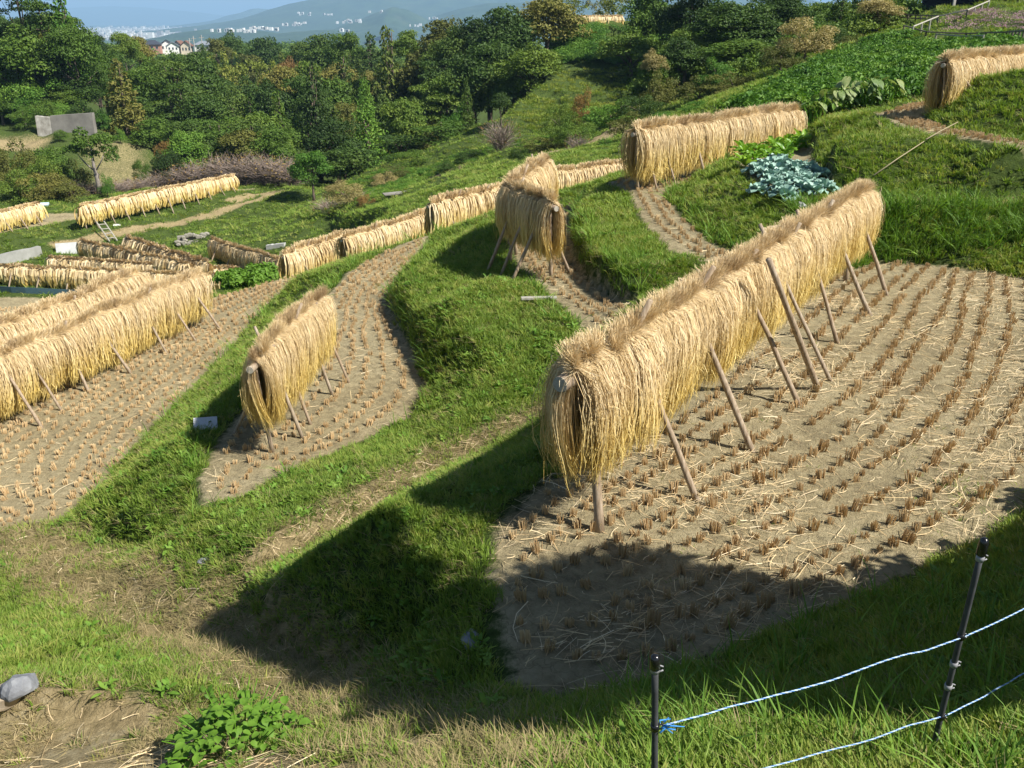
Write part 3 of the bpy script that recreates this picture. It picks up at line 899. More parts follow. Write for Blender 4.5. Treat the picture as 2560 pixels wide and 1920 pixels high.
def rows(L, R, poly, gap=0.28, step=0.165, inset=0.1, jit=0.02, skip=0.06):
    n = 400
    l = resample(L, n); r = resample(R, n)
    wd = np.linalg.norm(l - r, axis=1); nr = max(2, int(round(np.percentile(wd, 80) / gap)))
    out = []
    for i in range(nr + 1):
        f = i / nr
        p = l * (1 - f) + r * f
        loc = wd / nr
        d = np.concatenate([[0], np.cumsum(np.linalg.norm(np.diff(p, axis=0), axis=1))])
        s = np.arange(rng.random() * step, d[-1], step)
        x = np.interp(s, d, p[:, 0]); y = np.interp(s, d, p[:, 1]); g_ = np.interp(s, d, loc)
        k = np.ones(len(s), bool)
        if i % 2: k &= g_ > gap * 0.6
        if i % 4: k &= g_ > gap * 0.3
        wob = 0.03 * np.sin(s * 1.3 + i * 2.1)
        x = x + rng.normal(0, jit, len(s)) + wob * 0.7; y = y + rng.normal(0, jit, len(s)) - wob * 0.7
        ins = in_poly(poly, x, y) & (dist_line(poly, x, y, True) > inset) & (rng.random(len(x)) > skip)
        out.append(np.stack([x, y], -1)[k & ins])
    return np.vstack(out)


AR = [WL(ZA, (508, 640))[0]] + A_near + [(5.4, 7.6, ZA), (6.8, 9.8, ZA), (8.0, 12.6, ZA)]
AL = WL(ZA, (491, 551), (498, 528)) + A_left + [(5.6, 14.2, ZA)]
st = [rows(AL, AR, A_poly, 0.29, 0.155, 0.1, 0.013), rows(C_left, C_right, C_poly, 0.27, 0.17), rows(D_left, D_right, D_poly, 0.27, 0.17),
      rows(B_left, B_right, B_poly, 0.25, 0.17), rows(E_left, E_right, E_poly, 0.25, 0.17),
      rows(G_front + [(10.5, 15.6, ZG)], [W(893, 108, ZG)] + H_base, G_poly, 0.25, 0.18),
      rows([(-33, 36.5, 0), (-22, 36.5, 0), (-14, 37.5, 0)], [(-33, 42, 0), (-14, 42, 0)], M_poly, 0.4, 0.24)]
P_st = np.vstack(st)
zz = Zat(P_st[:, 0], P_st[:, 1])
k = visible(P_st[:, 0], P_st[:, 1], zz, 60)
P_st = np.column_stack([P_st, zz])[k]
px_, py_, dep_ = project(P_st)
inframe = (px_ > 2) & (px_ < 1022) & (py_ > 0) & (py_ < 766)
order = np.argsort(dep_ + np.where(inframe, 0, 1e3))
P_near = P_st[order[:290]]; P_far = P_st[order[290:]]
print('stubble', len(P_st))
sp = [stubble_proto(200 + i, 17 + (i * 3) % 9, 0.055 + 0.011 * (i % 4)) for i in range(8)]
sme = [mk_mesh('stubble_clump', V, Q, [M_stub], {'t': t}) for V, Q, t in sp]
for i, q in enumerate(P_near):
    o = link('stubble_clump', sme[rng.integers(0, 8)], loc=q, rot=(rng.normal(0, .12), rng.normal(0, .12), rng.random() * 6.28), scale=rng.uniform(.75, 1.25) * (1.2 if rng.random() < 0.06 else 1))
    tag(o, 'short cut rice stubble clump standing in a row on the near field', 'stubble', 'rice stubble clumps on the near field')
n = len(P_far)
scatter('rice_stubble', 'rows of cut rice stubble on the harvested terraces', [stubble_proto(300 + i, 11, 0.072, 0.034, 0.005) for i in range(6)], M_stub, P_far,
        np.stack([rng.normal(0, .12, n), rng.normal(0, .12, n), rng.random(n) * 6.28], -1), rng.uniform(.75, 1.3, n) * np.where(P_far[:, 1] > 34, 1.5, 1.0), rng.integers(0, 6, n))

# ------------------------------------------------------------------ loose straw on the fields
lit = []
for pl, dens, wmul in ((A_poly, 520, 1.0), (C_poly, 80, 1.3), (D_poly, 45, 1.5), (B_poly, 60, 1.6), (E_poly, 40, 1.7), (G_poly, 22, 1.8), (flat_ll, 420, 1.0), (lit_dirt, 60, 0.9)):
    p = np.array([(a[0], a[1]) for a in pl]); lo, hi = p.min(0), p.max(0)
    n = int(np.prod(hi - lo) * dens)
    q = lo + rng.random((n, 2)) * (hi - lo)
    k = in_poly(pl, q[:, 0], q[:, 1]); q = q[k]
    cl = fbm(q[:, 0] * 1.1 + 5, q[:, 1] * 1.1, 3)
    q = q[rng.random(len(q)) < np.clip(0.35 + 2.4 * cl, 0.08, 1)]
    lit.append(np.column_stack([q, np.full(len(q), wmul)]))
for pts, n, wdt in ((bund, 260, 0.22), (path, 420, 0.45)):
    p = np.array([(a[0], a[1]) for a in pts]); s = rng.integers(0, len(p) - 1, n); t = rng.random(n)[:, None]
    lit.append(np.column_stack([p[s] * (1 - t) + p[s + 1] * t + rng.normal(0, wdt * .6, (n, 2)), np.ones(n)]))
lit = np.vstack(lit); n = len(lit)
L = np.exp(rng.normal(-2.3, 0.65, n)); L = np.clip(L, 0.03, 0.5)
main = rng.normal(0.35, 0.75, n)
dirv = np.stack([np.cos(main), np.sin(main)], -1)
K = 4; t = np.linspace(-.5, .5, K)
bend = rng.normal(0, 0.07, n)
pp = lit[:, None, :2] + dirv[:, None] * (L[:, None] * t[None])[..., None] + np.stack([-dirv[:, 1], dirv[:, 0]], -1)[:, None] * ((bend * L)[:, None] * (t ** 2 * 4 - .3)[None])[..., None]
lift = np.abs(rng.normal(0, 0.018, n))
zz = Zat(pp[..., 0], pp[..., 1]) + 0.012 + lift[:, None] * (1 + rng.normal(0, .8, n)[:, None] * t[None] * 2)
pth = np.concatenate([pp, zz[..., None]], -1)
sd = norm(np.stack([-dirv[:, 1], dirv[:, 0], rng.normal(0, .7, n)], -1))
V, Q = strips(pth, sd, np.repeat((0.0012 + 0.0016 * rng.random(n))[:, None] * lit[:, 2:3], K, 1))
me = mk_mesh('straw_litter', V, Q, [M_straw], {'t': np.repeat(rng.random(n) * 0.4, 2 * K), 'r': np.repeat(0.35 + 0.65 * rng.random(n), 2 * K)})
tag(link('straw_litter', me), 'loose cut straw scattered over the harvested fields', kind='stuff')


# ------------------------------------------------------------------ rice sheaves
def sheaf_proto(seed, n, w, lean, K=8, thick=1.0):
    """butts up, ears hanging on both sides of the pole (local x along the pole, origin on the pole axis); 0.85 m below the pole"""
    r = np.random.default_rng(seed)
    side = np.where(r.random(n) < 0.5, -1.0, 1.0)
    dx = r.normal(0, 0.085, n); lay = r.random(n) ** 0.8
    butt_l = r.uniform(0.11, 0.23, n)
    spread = r.normal(0, 0.11, n) + lean * 0.12
    ln = 0.86 * (0.84 + 0.26 * r.random(n)) + 0.03 * r.normal(0, 1, n)
    yo = 0.075 + 0.16 * lay * thick
    P = np.zeros((n, K, 3))
    tt = np.linspace(0, 1, K)
    # key points: butt, tie, shoulder, then hanging
    lx = r.normal(0, 0.38); ly = lean * 0.42 + r.normal(0, 0.18)
    ax = lx + r.normal(0, 0.36, n); ay = ly + r.normal(0, 0.40, n) - side * 0.12
    bl = butt_l * (1.0 - 0.18 * r.random(n))
    key = [np.stack([dx * .6 + bl * np.sin(ax), bl * np.sin(ay), 0.085 + bl * np.cos(ax) * np.cos(ay)], -1),
           np.stack([dx * .55, side * 0.025 + lean * 0.02 + r.normal(0, .012, n), 0.085 + r.normal(0, 0.012, n)], -1)]
    wph = r.random(n) * 6.28; wam = np.abs(r.normal(0, 0.022, n))
    kh = K - 2
    for q in range(kh):
        u = (q + 0.6) / (kh - 0.4)
        yy = yo * (0.62 + 0.55 * np.sin(PI * min(u * 0.85 + 0.08, 1.0)) ** 0.8) if q else yo * 0.72
        zq = 0.06 - (ln + 0.06) * u ** 1.08 + (0.03 if q == 0 else 0) + lay * 0.05 * (1 - u)
        xx = dx * (1 + 0.35 * u) + r.normal(0, 0.012, n) * (1 + u) + wam * np.sin(wph + 5 * u) * (0.4 + u)
        if q == kh - 1:
            xx = xx + r.normal(0, .03, n); yy = yy - 0.02 + r.normal(0, .025, n)
        key.append(np.stack([xx, side * yy + r.normal(0, 0.008, n), zq], -1))
    P = np.stack(key, 1)
    sd = norm(np.stack([np.ones(n), r.normal(0, .7, n), r.normal(0, .2, n)], -1))
    prof = np.ones(K); prof[0] = 0.8; prof[-1] = 0.45; prof[-2] = 1.5; prof[-3] = 1.2
    V, Q = strips(P, sd, w * (0.7 + 0.6 * r.random(n))[:, None] * prof[None])
    rv = np.clip(r.normal(0.62, 0.22, n), 0, 1)
    t = np.repeat(np.broadcast_to(tt, (n, K)).reshape(-1), 2); rr_ = np.repeat(rv, 2 * K)
    if n > 200:     # bent leaves and ears lying across the others
        m = n // 3; pick = r.integers(0, n, m); j = r.integers(2, K - 1, m); a = P[pick, j]
        sg = side[pick]; tilt = r.normal(0, 0.75, m); le = r.uniform(0.07, 0.20, m)
        e = a + np.stack([le * np.sin(tilt), sg * r.uniform(0.0, 0.05, m), -le * np.cos(tilt)], -1)
        mid = (a + e) / 2 + np.stack([r.normal(0, .012, m), sg * r.uniform(.01, .03, m), np.zeros(m)], -1)
        a = a + np.stack([np.zeros(m), sg * 0.012, np.zeros(m)], -1)
        V2, Q2 = strips(np.stack([a, mid, e], 1), norm(np.stack([np.ones(m), r.normal(0, .5, m), r.normal(0, .3, m)], -1)), w * (0.8 + 0.7 * r.random(m))[:, None] * np.array([[1.0, 1.2, .4]]))
        Q = np.vstack([Q, Q2 + len(V)]); V = np.vstack([V, V2])
        t = np.concatenate([t, np.repeat(np.clip(tt[j] + .1, 0, 1), 6)]); rr_ = np.concatenate([rr_, np.repeat(np.clip(r.normal(0.72, 0.2, m), 0, 1), 6)])
    # butts are browner in the tufts of some sheaves
    return V, Q, t, rr_


def sheaf_meshes(seed, n, w, cnt, thick=1.0, K=8):
    out = []
    for i in range(cnt):
        V, Q, t, r = sheaf_proto(seed + i, n, w, [-1.0, 0.7, -0.3, 1.0, -0.8, 0.2][i % 6], K, thick)
        out.append(mk_mesh('sheaf', V, Q, [M_straw], {'t': t, 'r': r}))
    return out


SH = {'near': sheaf_meshes(500, 470, 0.0021, 12), 'mid': sheaf_meshes(520, 240, 0.0036, 8), 'far': sheaf_meshes(540, 70, 0.011, 6, 1.0, 7), 'tiny': sheaf_meshes(560, 34, 0.022, 5, 1.0, 6)}


def rod(name, parent, a, b, r0, r1, n=8, bend=0.0, seed=0, mat=None):
    r = np.random.default_rng(seed)
    a = np.array(a, float); b = np.array(b, float); K = 7
    t = np.linspace(0, 1, K)[:, None]
    p = a + (b - a) * t
    off = r.normal(0, 1, 3); d = norm(b - a); off = norm(off - d * (off @ d))
    p = p + off * (np.sin(t * PI) * bend + r.normal(0, bend * 0.15, (K, 1)))
    mb = MB(); mb.tube(p, np.linspace(r0, r1, K) * (1 + r.normal(0, .05, K)), n)
    return mb.build(name, mat or M_wood, parent, smooth=True)


M_sawn = flat_mat('sawn_wood', (0.46, 0.42, 0.35), 0.8, 60, (0.33, 0.29, 0.23), 0.2)
RACKGROUP = 'rice drying racks on the terraces'
_seed = [1000]


def rack(label, p0, p1, zg, pole_h=1.2, slen=0.85, lod='mid', gap=0.1, front=(), back=(), off=0.62, over=0.12, leg_r=0.026, pole_r=0.045, jitter=1.0, end_leg=True, fat=1.0):
    p0 = np.array(p0, float); p1 = np.array(p1, float); Lr = np.linalg.norm(p1 - p0); ang = math.atan2(p1[1] - p0[1], p1[0] - p0[0])
    root = thing('rice_drying_rack', label, 'drying rack', (p0[0], p0[1], zg), ang, RACKGROUP)
    _seed[0] += 37; sd = _seed[0]
    r = np.random.default_rng(sd)
    ca, sa = math.cos(ang), math.sin(ang)

    def zl(s, o):   # local ground height below (s, o)
        return float(Zat(p0[0] + ca * s - sa * o, p0[1] + sa * s + ca * o)) - zg
    pl = rod('pole', root, (-over, 0, pole_h), (Lr + over * 0.5, 0, pole_h), pole_r, pole_r * 0.85, 12, 0.02, sd)
    mb = MB(); mb.tube([(-over - 0.004, 0, pole_h), (-over + 0.02, 0, pole_h)], pole_r * 0.97, 14); mb.build('sawn_end', M_sawn, pl)
    k = 0
    for sgn, lst in ((-1, front), (1, back)):
        for it in lst:
            s, o = it if isinstance(it, tuple) else (it, off * (0.9 + 0.25 * r.random()))
            k += 1
            ext = r.uniform(0.02, 0.34)
            top = (s + r.normal(0, 0.06), -sgn * (0.05 + 0.22 * ext), pole_h + ext)
            rod('leg', root, (s + r.normal(0, 0.05), sgn * o, zl(s, sgn * o) - 0.06), top, leg_r * r.uniform(0.85, 1.15), leg_r * 0.8, 8, 0.02, sd + k)
    if end_leg:
        rod('leg', root, (0.12, -0.05, zl(0.12, -0.05) - 0.05), (0.05, 0.02, pole_h), leg_r * 1.25, leg_r, 8, 0.015, sd + 91)
        rod('leg', root, (Lr - 0.1, 0.05, zl(Lr - 0.1, 0.05) - 0.05), (Lr - 0.05, -0.02, pole_h), leg_r * 1.1, leg_r, 8, 0.015, sd + 92)
    ms = SH[lod]; sc = slen / 0.85
    n = max(3, int(round(Lr / gap)))
    lowf = r.normal(0, 1, n + 8)
    lowf = np.convolve(lowf, np.ones(5) / 5, 'same')
    for q in range(n):
        s = (q + 0.5) * Lr / n + r.normal(0, gap * 0.12)
        zsc = sc * (1 + jitter * (0.03 * r.normal() + 0.07 * lowf[q]))
        o = link('sheaf', ms[r.integers(0, len(ms))], root, (s, r.normal(0, 0.012), pole_h + r.normal(0, 0.012) + jitter * 0.02 * lowf[q]),
                 (r.normal(0, 0.07) * jitter, r.normal(0, 0.07) * jitter, r.choice([0, PI]) + r.normal(0, 0.14) + (0.5 if q == 0 and lod == 'near' else 0)), (sc * max(1.0, gap / 0.1 * 0.85), sc * fat * (1 + 0.08 * r.normal()), zsc))
    return root


def along(q, p0, p1):
    p0 = np.array(p0); d = np.array(p1) - p0; d = d / np.linalg.norm(d); r = np.array(q[:2]) - p0
    return float(r @ d), float(abs(-d[1] * r[0] + d[0] * r[1]))


# the big near rack
legsA = [along(W(a, b, ZA), ax0 + axd * 0.30, ax1) for a, b in ((702, 499), (756, 452), (801, 407), (835, 380), (840, 343), (871, 317), (889, 295))]
axs = ax0 + axd * 0.30
rA = rack('largest nearest rice straw rack with a sawn pole end and a tall leaning prop', axs, ax1, ZA, 1.27, 0.76, 'near', 0.10,
          front=legsA, back=[0.9, 2.3, 3.6, 5.0, 6.3, 7.8], over=0.15, leg_r=0.028, pole_r=0.058, end_leg=False)
rod('leg', rA, (0.16, -0.20, -0.05), (0.26, 0.0, 1.25), 0.040, 0.034, 10, 0.012, 5)
rod('leg', rA, (8.4, 0.05, -0.05), (8.45, 0.0, 1.25), 0.040, 0.034, 10, 0.012, 6)
sB, oB = along(W(820, 388, ZA), axs, ax1)
sT, oT = along(W(768, 263, -2.08), axs, ax1)
rod('prop', rA, (sB, -oB, -0.05), (sT, -oT, 1.56), 0.034, 0.028, 9, 0.03, 8)
# the field C rack
r2a, r2b = (-3.06, 9.85), (-2.80, 12.55)
rack('short straw rack standing alone on the S-curved field', r2a, r2b, ZC, 1.2, 0.76, 'near', 0.095,
     front=[along(W(a, b, ZC), r2a, r2b) for a, b in ((301, 441), (311, 426), (332, 396), (349, 384))], back=[0.5, 1.4, 2.2], leg_r=0.024, over=0.16, fat=0.80)
# the pair on field D
r3a, r3b = (-9.42, 8.9), (-6.60, 18.2)
rack('front one of two parallel long straw racks beside the lower field', r3a, r3b, ZD, 1.0, 0.80, 'mid', 0.105,
     front=[along(W(a, b, ZD), r3a, r3b) for a, b in ((47, 426), (61, 412), (90, 392), (130, 375), (168, 354), (195, 342), (224, 331))], back=[2, 4, 6, 8], off=0.5)
rack('rear one of two parallel long straw racks, mostly hidden by its twin', (-10.35, 9.4), (-7.75, 17.9), ZD, 1.08, 0.80, 'mid', 0.11, front=[2, 5, 8], back=[1, 3, 5, 7], off=0.5)
# the curved pair on strip B
rack('short straw rack with long bare legs standing over the narrow stubble strip', (0.66, 14.25), (-0.02, 15.75), ZB, 1.22, 0.80, 'mid', 0.10,
     front=[0.3], back=[(0.35, 0.62), (0.8, 0.6), (1.3, 0.6)], leg_r=0.027, off=0.5, fat=0.85)
rack('stubby straw rack tucked in behind the one with long bare legs', (0.0, 15.9), (0.68, 18.7), ZB, 1.25, 0.85, 'mid', 0.105, front=[1.0, 2.0], back=[0.6, 1.6], off=0.5)
# strip E and the upper right
rack('long straw rack running behind the leafy green vegetables', (2.62, 19.35), (7.35, 24.0), ZE, 1.17, 0.92, 'mid', 0.10, front=[(0.35, 0.35), (0.9, .5), 2, 3.2, 4.5], back=[1.5, 3, 4.5], off=0.5)
rack('straw rack on the highest terrace behind a grassy bank', (8.85, 19.25), (13.3, 23.9), ZG, 1.1, 0.92, 'mid', 0.10, front=[0.5, 2, 3.4], back=[1, 3], off=0.5)


def pxrack(label, a, b, ridge, ground, lod, gap, legs, slen, **kw):
    pa = W(*a, ridge); pb = W(*b, ridge)
    L_ = math.hypot(pb[0] - pa[0], pb[1] - pa[1])
    h = ridge - ground - 0.25
    return rack(label, pa[:2], pb[:2], ground, h, slen, lod, gap, front=[(i + 0.5) * L_ / legs for i in range(legs)], back=[(i + 1) * L_ / legs for i in range(legs - 1)], **kw)


pxrack('straw rack whose open dark end faces a second rack below it', (430, 198), (510, 180), -4.85, -6.2, 'far', 0.115, 3, 0.95)
pxrack('straw rack along the grass edge, second in the descending line', (343, 233), (429, 208.6), -6.6, -7.95, 'far', 0.115, 3, 0.95)
pxrack('straw rack at the lower end of the descending line, ending beside a green bush', (284, 250), (341, 231), -7.4, -8.75, 'far', 0.12, 3, 1.0)
pxrack('low straw rack running into the grassy bank beyond the short curved racks', (545, 168), (624, 158.5), -4.6, -5.95, 'far', 0.115, 3, 0.9)
pxrack('shaded straw rack beside the bare strip near the stone facing', (211, 237), (286, 258), -11.0, -12.45, 'far', 0.16, 5, 0.95, leg_r=0.035)
pxrack('long straw rack at the front of the basin facing the pale stubble field', (-30, 262), (228, 273), -11.95, -13.25, 'tiny', 0.19, 9, 0.9, leg_r=0.04)
pxrack('long straw rack second from the front in the basin', (47, 255), (249, 267), -12.0, -13.4, 'tiny', 0.19, 7, 0.9, leg_r=0.04)
pxrack('shaded sloping straw rack ending by the white sheet', (79, 238), (187, 261), -11.65, -13.1, 'tiny', 0.18, 4, 0.95, leg_r=0.04)
pxrack('shaded straw rack with ragged bundles beside the stone facing wall', (127, 235), (207, 260), -11.65, -13.1, 'tiny', 0.17, 4, 1.0, leg_r=0.04, jitter=2.2)
pxrack('long straight straw rack on the upper basin terrace before the bare shrubs', (80, 204), (234, 173.5), -10.95, -12.3, 'tiny', 0.2, 11, 0.95, leg_r=0.04)
pxrack('straw rack on the upper basin terrace cut off by the picture edge', (-40, 219), (37, 201.5), -10.95, -12.3, 'tiny', 0.2, 5, 0.95, leg_r=0.04)
fa, fb = P(568, 15, 110), P(622, 14, 112)
rack('tiny distant straw rack high up between the trees', fa[:2], fb[:2], fa[2] - 1.35, 1.1, 0.9, 'tiny', 0.2, front=[1, 3, 5], leg_r=0.04)


# ------------------------------------------------------------------ ground contact helper
def hit(px, py, t0=1.0, t1=160.0):
    d = ray(px, py); t = np.arange(t0, t1, 0.02)
    p = d[None] * t[:, None]
    below = p[:, 2] < Zat(p[:, 0], p[:, 1])
    k = int(np.argmax(below)) if below.any() else len(t) - 1
    return p[k]


# ------------------------------------------------------------------ leaf cards and crowns
def cards(r, cen, nrm, size, asp=0.55, jit=0.6):
    """folded leaf-clump quads at cen, facing nrm"""
    n = len(cen)
    nn = norm(nrm + r.normal(0, jit, (n, 3)))
    a = norm(np.cross(nn, r.normal(0, 1, (n, 3)))); b = np.cross(nn, a)
    s = (size * (0.6 + 0.8 * r.random(n)))[:, None]
    v0 = cen - a * s; v2 = cen + a * s
    v1 = cen + b * s * asp + nn * s * 0.25 + a * s * 0.1; v3 = cen - b * s * asp + nn * s * 0.25 - a * s * 0.1
    V = np.stack([v0, v1, v2, v3], 1).reshape(-1, 3)
    Q = np.arange(4 * n).reshape(n, 4)
    return V, Q


def sph(r, n):
    return norm(r.normal(0, 1, (n, 3)))


def crown_from_blobs(r, blobs, dens, size, up=0.35, shell=0.7):
    cs, ns, ss = [], [], []
    for (x, y, z, rx, rz) in blobs:
        n = max(12, int(dens * (rx * rx + 2 * rx * rz) / 3))
        d = sph(r, n); d[:, 2] = np.where(d[:, 2] < -0.3, -d[:, 2] * 0.6, d[:, 2]); d = norm(d)
        q = shell + (1.12 - shell) * r.random(n) ** 0.7
        lump = 1 + 0.16 * np.sin(d[:, 0] * 5 + x * 9) * np.sin(d[:, 1] * 5 + y * 7 + 1) + 0.08 * r.normal(0, 1, n)
        c = np.array([x, y, z]) + d * (q * lump)[:, None] * np.array([rx, rx, rz])
        cs.append(c); ns.append(d + np.array([0, 0, up])); ss.append(np.full(n, size))
    return cards(r, np.vstack(cs), norm(np.vstack(ns)), np.concatenate(ss))


def trunk_mesh(r, H, rad, limbs, n=7, sway=0.02):
    mb = MB(); K = 6
    t = np.linspace(0, 1, K)
    p = np.stack([sway * np.sin(t * 3 + r.random() * 6), sway * np.cos(t * 2.3 + r.random() * 6), -0.04 + (H + 0.04) * t], -1)
    p[:, :2] -= p[0, :2]
    mb.tube(p, rad * (1 - 0.75 * t) * (1 + 0.5 * (t == 0)), n)
    for (x, y, z) in limbs:
        f = r.uniform(0.35, 0.8); b = np.array([np.interp(f, t, p[:, k]) for k in range(3)])
        e = np.array([x, y, z]); m = (b + e) / 2 + np.array([0, 0, 0.03])
        mb.tube([b, m, e], [rad * 0.4, rad * 0.28, rad * 0.1], 5)
    V = np.vstack(mb.V); return V, [np.vstack(mb.Q), np.vstack(mb.T)]


def make_kind(kind, seed):
    r = np.random.default_rng(seed)
    blobs = []
    up = 0.35; size = 0.017; dens = 15000; limbs = []
    tr = (0.75, 0.028)
    if kind == 'broad':
        ex, ez, cz = r.uniform(.30, .40), r.uniform(.38, .46), 0.54
        for _ in range(24):
            d = sph(r, 1)[0]; d[2] = abs(d[2]) * 1.1 - 0.35
            q = r.uniform(0.62, 0.95)
            blobs.append((d[0] * ex * q, d[1] * ex * q, cz + d[2] * ez * q, r.uniform(.085, .16), r.uniform(.07, .12)))
        for _ in range(5): blobs.append((r.normal(0, .1), r.normal(0, .1), cz + r.normal(0, .1), .17, .15))
    elif kind == 'layered':
        tr = (0.9, 0.022)
        for k in range(17):
            z = r.uniform(.30, .96); a = r.random() * 6.28; q = r.uniform(.08, .34) * (1.15 - z * .6)
            blobs.append((q * math.cos(a), q * math.sin(a), z, r.uniform(.09, .17), r.uniform(.035, .06)))
        up = 0.8; dens = 17000; size = 0.016
    elif kind == 'cedar':
        tr = (0.95, 0.02)
        for k in range(46):
            z = 0.10 + 0.88 * (k / 46) ** 0.9; R = 0.19 * (1 - z) ** 0.75 + 0.015; a = k * 2.4 + r.random()
            blobs.append((R * .8 * math.cos(a), R * .8 * math.sin(a), z, max(.03, R * .55), max(.035, R * .42)))
        dens = 15000; size = 0.018; up = 0.1
    elif kind == 'spire':
        for k in range(14):
            z = 0.05 + 0.9 * k / 14; R = 0.20 * (1 - z) ** 0.55 * r.uniform(.8, 1.2) + 0.03
            blobs.append((r.normal(0, .02), r.normal(0, .02), z, R, .09))
        dens = 9000; size = 0.017; up = 0.3
    elif kind == 'bamboo':
        tr = (0.6, 0.012)
        for k in range(30):
            a = r.random() * 6.28; q = 0.33 * math.sqrt(r.random()); z = r.uniform(.35, 1.0) - q * 0.5
            blobs.append((q * math.cos(a), q * math.sin(a), z, r.uniform(.05, .10), r.uniform(.07, .13)))
        size = 0.021; dens = 8000; up = 0.1
    elif kind == 'shrub':
        tr = (0.5, 0.03)
        for k in range(18):
            a = r.random() * 6.28; q = 0.48 * math.sqrt(r.random()); z = r.uniform(.12, .85) * (1.1 - q)
            blobs.append((q * math.cos(a), q * math.sin(a), z, r.uniform(.14, .24), r.uniform(.11, .20)))
        size = 0.020; dens = 10000
    V, Q = crown_from_blobs(r, blobs, dens, size, up)
    ids = r.permutation(len(blobs))[:7]
    TV, TF = trunk_mesh(r, tr[0], tr[1], [blobs[i][:3] for i in ids])
    W_ = np.percentile(np.hypot(V[:, 0], V[:, 1]), 97) * 2; H_ = np.percentile(V[:, 2], 99.5)
    return (V, Q, TV, TF, W_, H_)


def make_bare(seed):
    """leafless shrub: a fan of twigs"""
    r = np.random.default_rng(seed); n = 560
    a = r.random(n) * 6.28; q = 0.45 * np.sqrt(r.random(n))
    base = np.stack([q * .45 * np.cos(a), q * .45 * np.sin(a), np.full(n, 0.0)], -1)
    z0 = r.uniform(.05, .55, n); base[:, 2] = z0
    L = r.uniform(.25, .5, n)
    d = norm(np.stack([np.cos(a) * q * 1.6 + r.normal(0, .6, n), np.sin(a) * q * 1.6 + r.normal(0, .6, n), np.ones(n) * .8 + r.normal(0, .3, n)], -1))
    base[:, :2] *= (0.3 + z0[:, None] * 1.5)
    t = np.linspace(0, 1, 4)[None, :, None]
    p = base[:, None] + d[:, None] * L[:, None, None] * t + r.normal(0, .02, (n, 4, 3)) * t
    V, Q = strips(p, norm(r.normal(0, 1, (n, 3))), 0.004 * np.array([[1.2, 1, .7, .3]]) * np.ones((n, 1)))
    cr = norm(r.normal(0, 1, (140, 3))) * np.array([.42, .42, .3]) + np.array([0, 0, .55])
    V2, Q2 = cards(r, cr, norm(r.normal(0, 1, (140, 3))), np.full(140, .02))
    TV, TF = trunk_mesh(r, 0.4, 0.03, [(r.normal(0, .25), r.normal(0, .25), r.uniform(.3, .6)) for _ in range(9)])
    return V, Q, V2, Q2, TV, TF


TM = {}


def kind_meshes(geo, var, mat):
    key = (geo, var, mat)
    if key not in TM:
        g = (geo, var)
        if g not in TM: TM[g] = make_kind(geo, 900 + hash_(geo) + var)
        V, Q, TV, TF, W_, H_ = TM[g]
        TM[key] = (mk_mesh('crown', V, Q, [LM[mat]]), mk_mesh('trunk', TV, TF, [M_bark], smooth=True), W_, H_)
    return TM[key]


def hash_(s): return sum(ord(c) * (i + 3) for i, c in enumerate(s)) % 500


NAMES = {'broad': 'broadleaf_tree', 'layered': 'spreading_tree', 'cedar': 'cedar_tree', 'spire': 'ivy_covered_tree', 'bamboo': 'bamboo_clump', 'shrub': 'shrub'}
CATS = {'broad': 'tree', 'layered': 'tree', 'cedar': 'tree', 'spire': 'tree', 'bamboo': 'bamboo', 'shrub': 'shrub'}
trg = np.random.default_rng(77)


def tree(px, py, wpx, Y, geo, mat, label, group=None, base=None, hmin=1.0):
    var = int(trg.integers(0, 4 if geo in ('broad',) else 3))
    cm, tm, W_, H_ = kind_meshes(geo, var, mat)
    X, _, zt = P(px, py, Y)
    zb = float(Zat(X, Y)) if base is None else P(px, base, Y)[2]
    H = max(zt - zb, hmin)
    zb = zt - H
    dep = Y * CP - zt * SP
    w = wpx / FPX * dep
    root = thing(NAMES[geo], label, CATS[geo], (X, Y, zb), trg.random() * 6.28, group)
    sxy = w / W_; asp = {'broad': 1.25, 'layered': 1.3, 'cedar': 3.2, 'spire': 3.0, 'bamboo': 1.6, 'shrub': 1.3}[geo]
    Hc = min(H, w * asp); sz = Hc / H_
    link('crown', cm, root, loc=(0, 0, H - Hc), scale=(sxy, sxy, sz)); link('trunk', tm, root, scale=(sxy, sxy, sz if Hc == H else (H - Hc * 0.45) / 0.75))
    return root


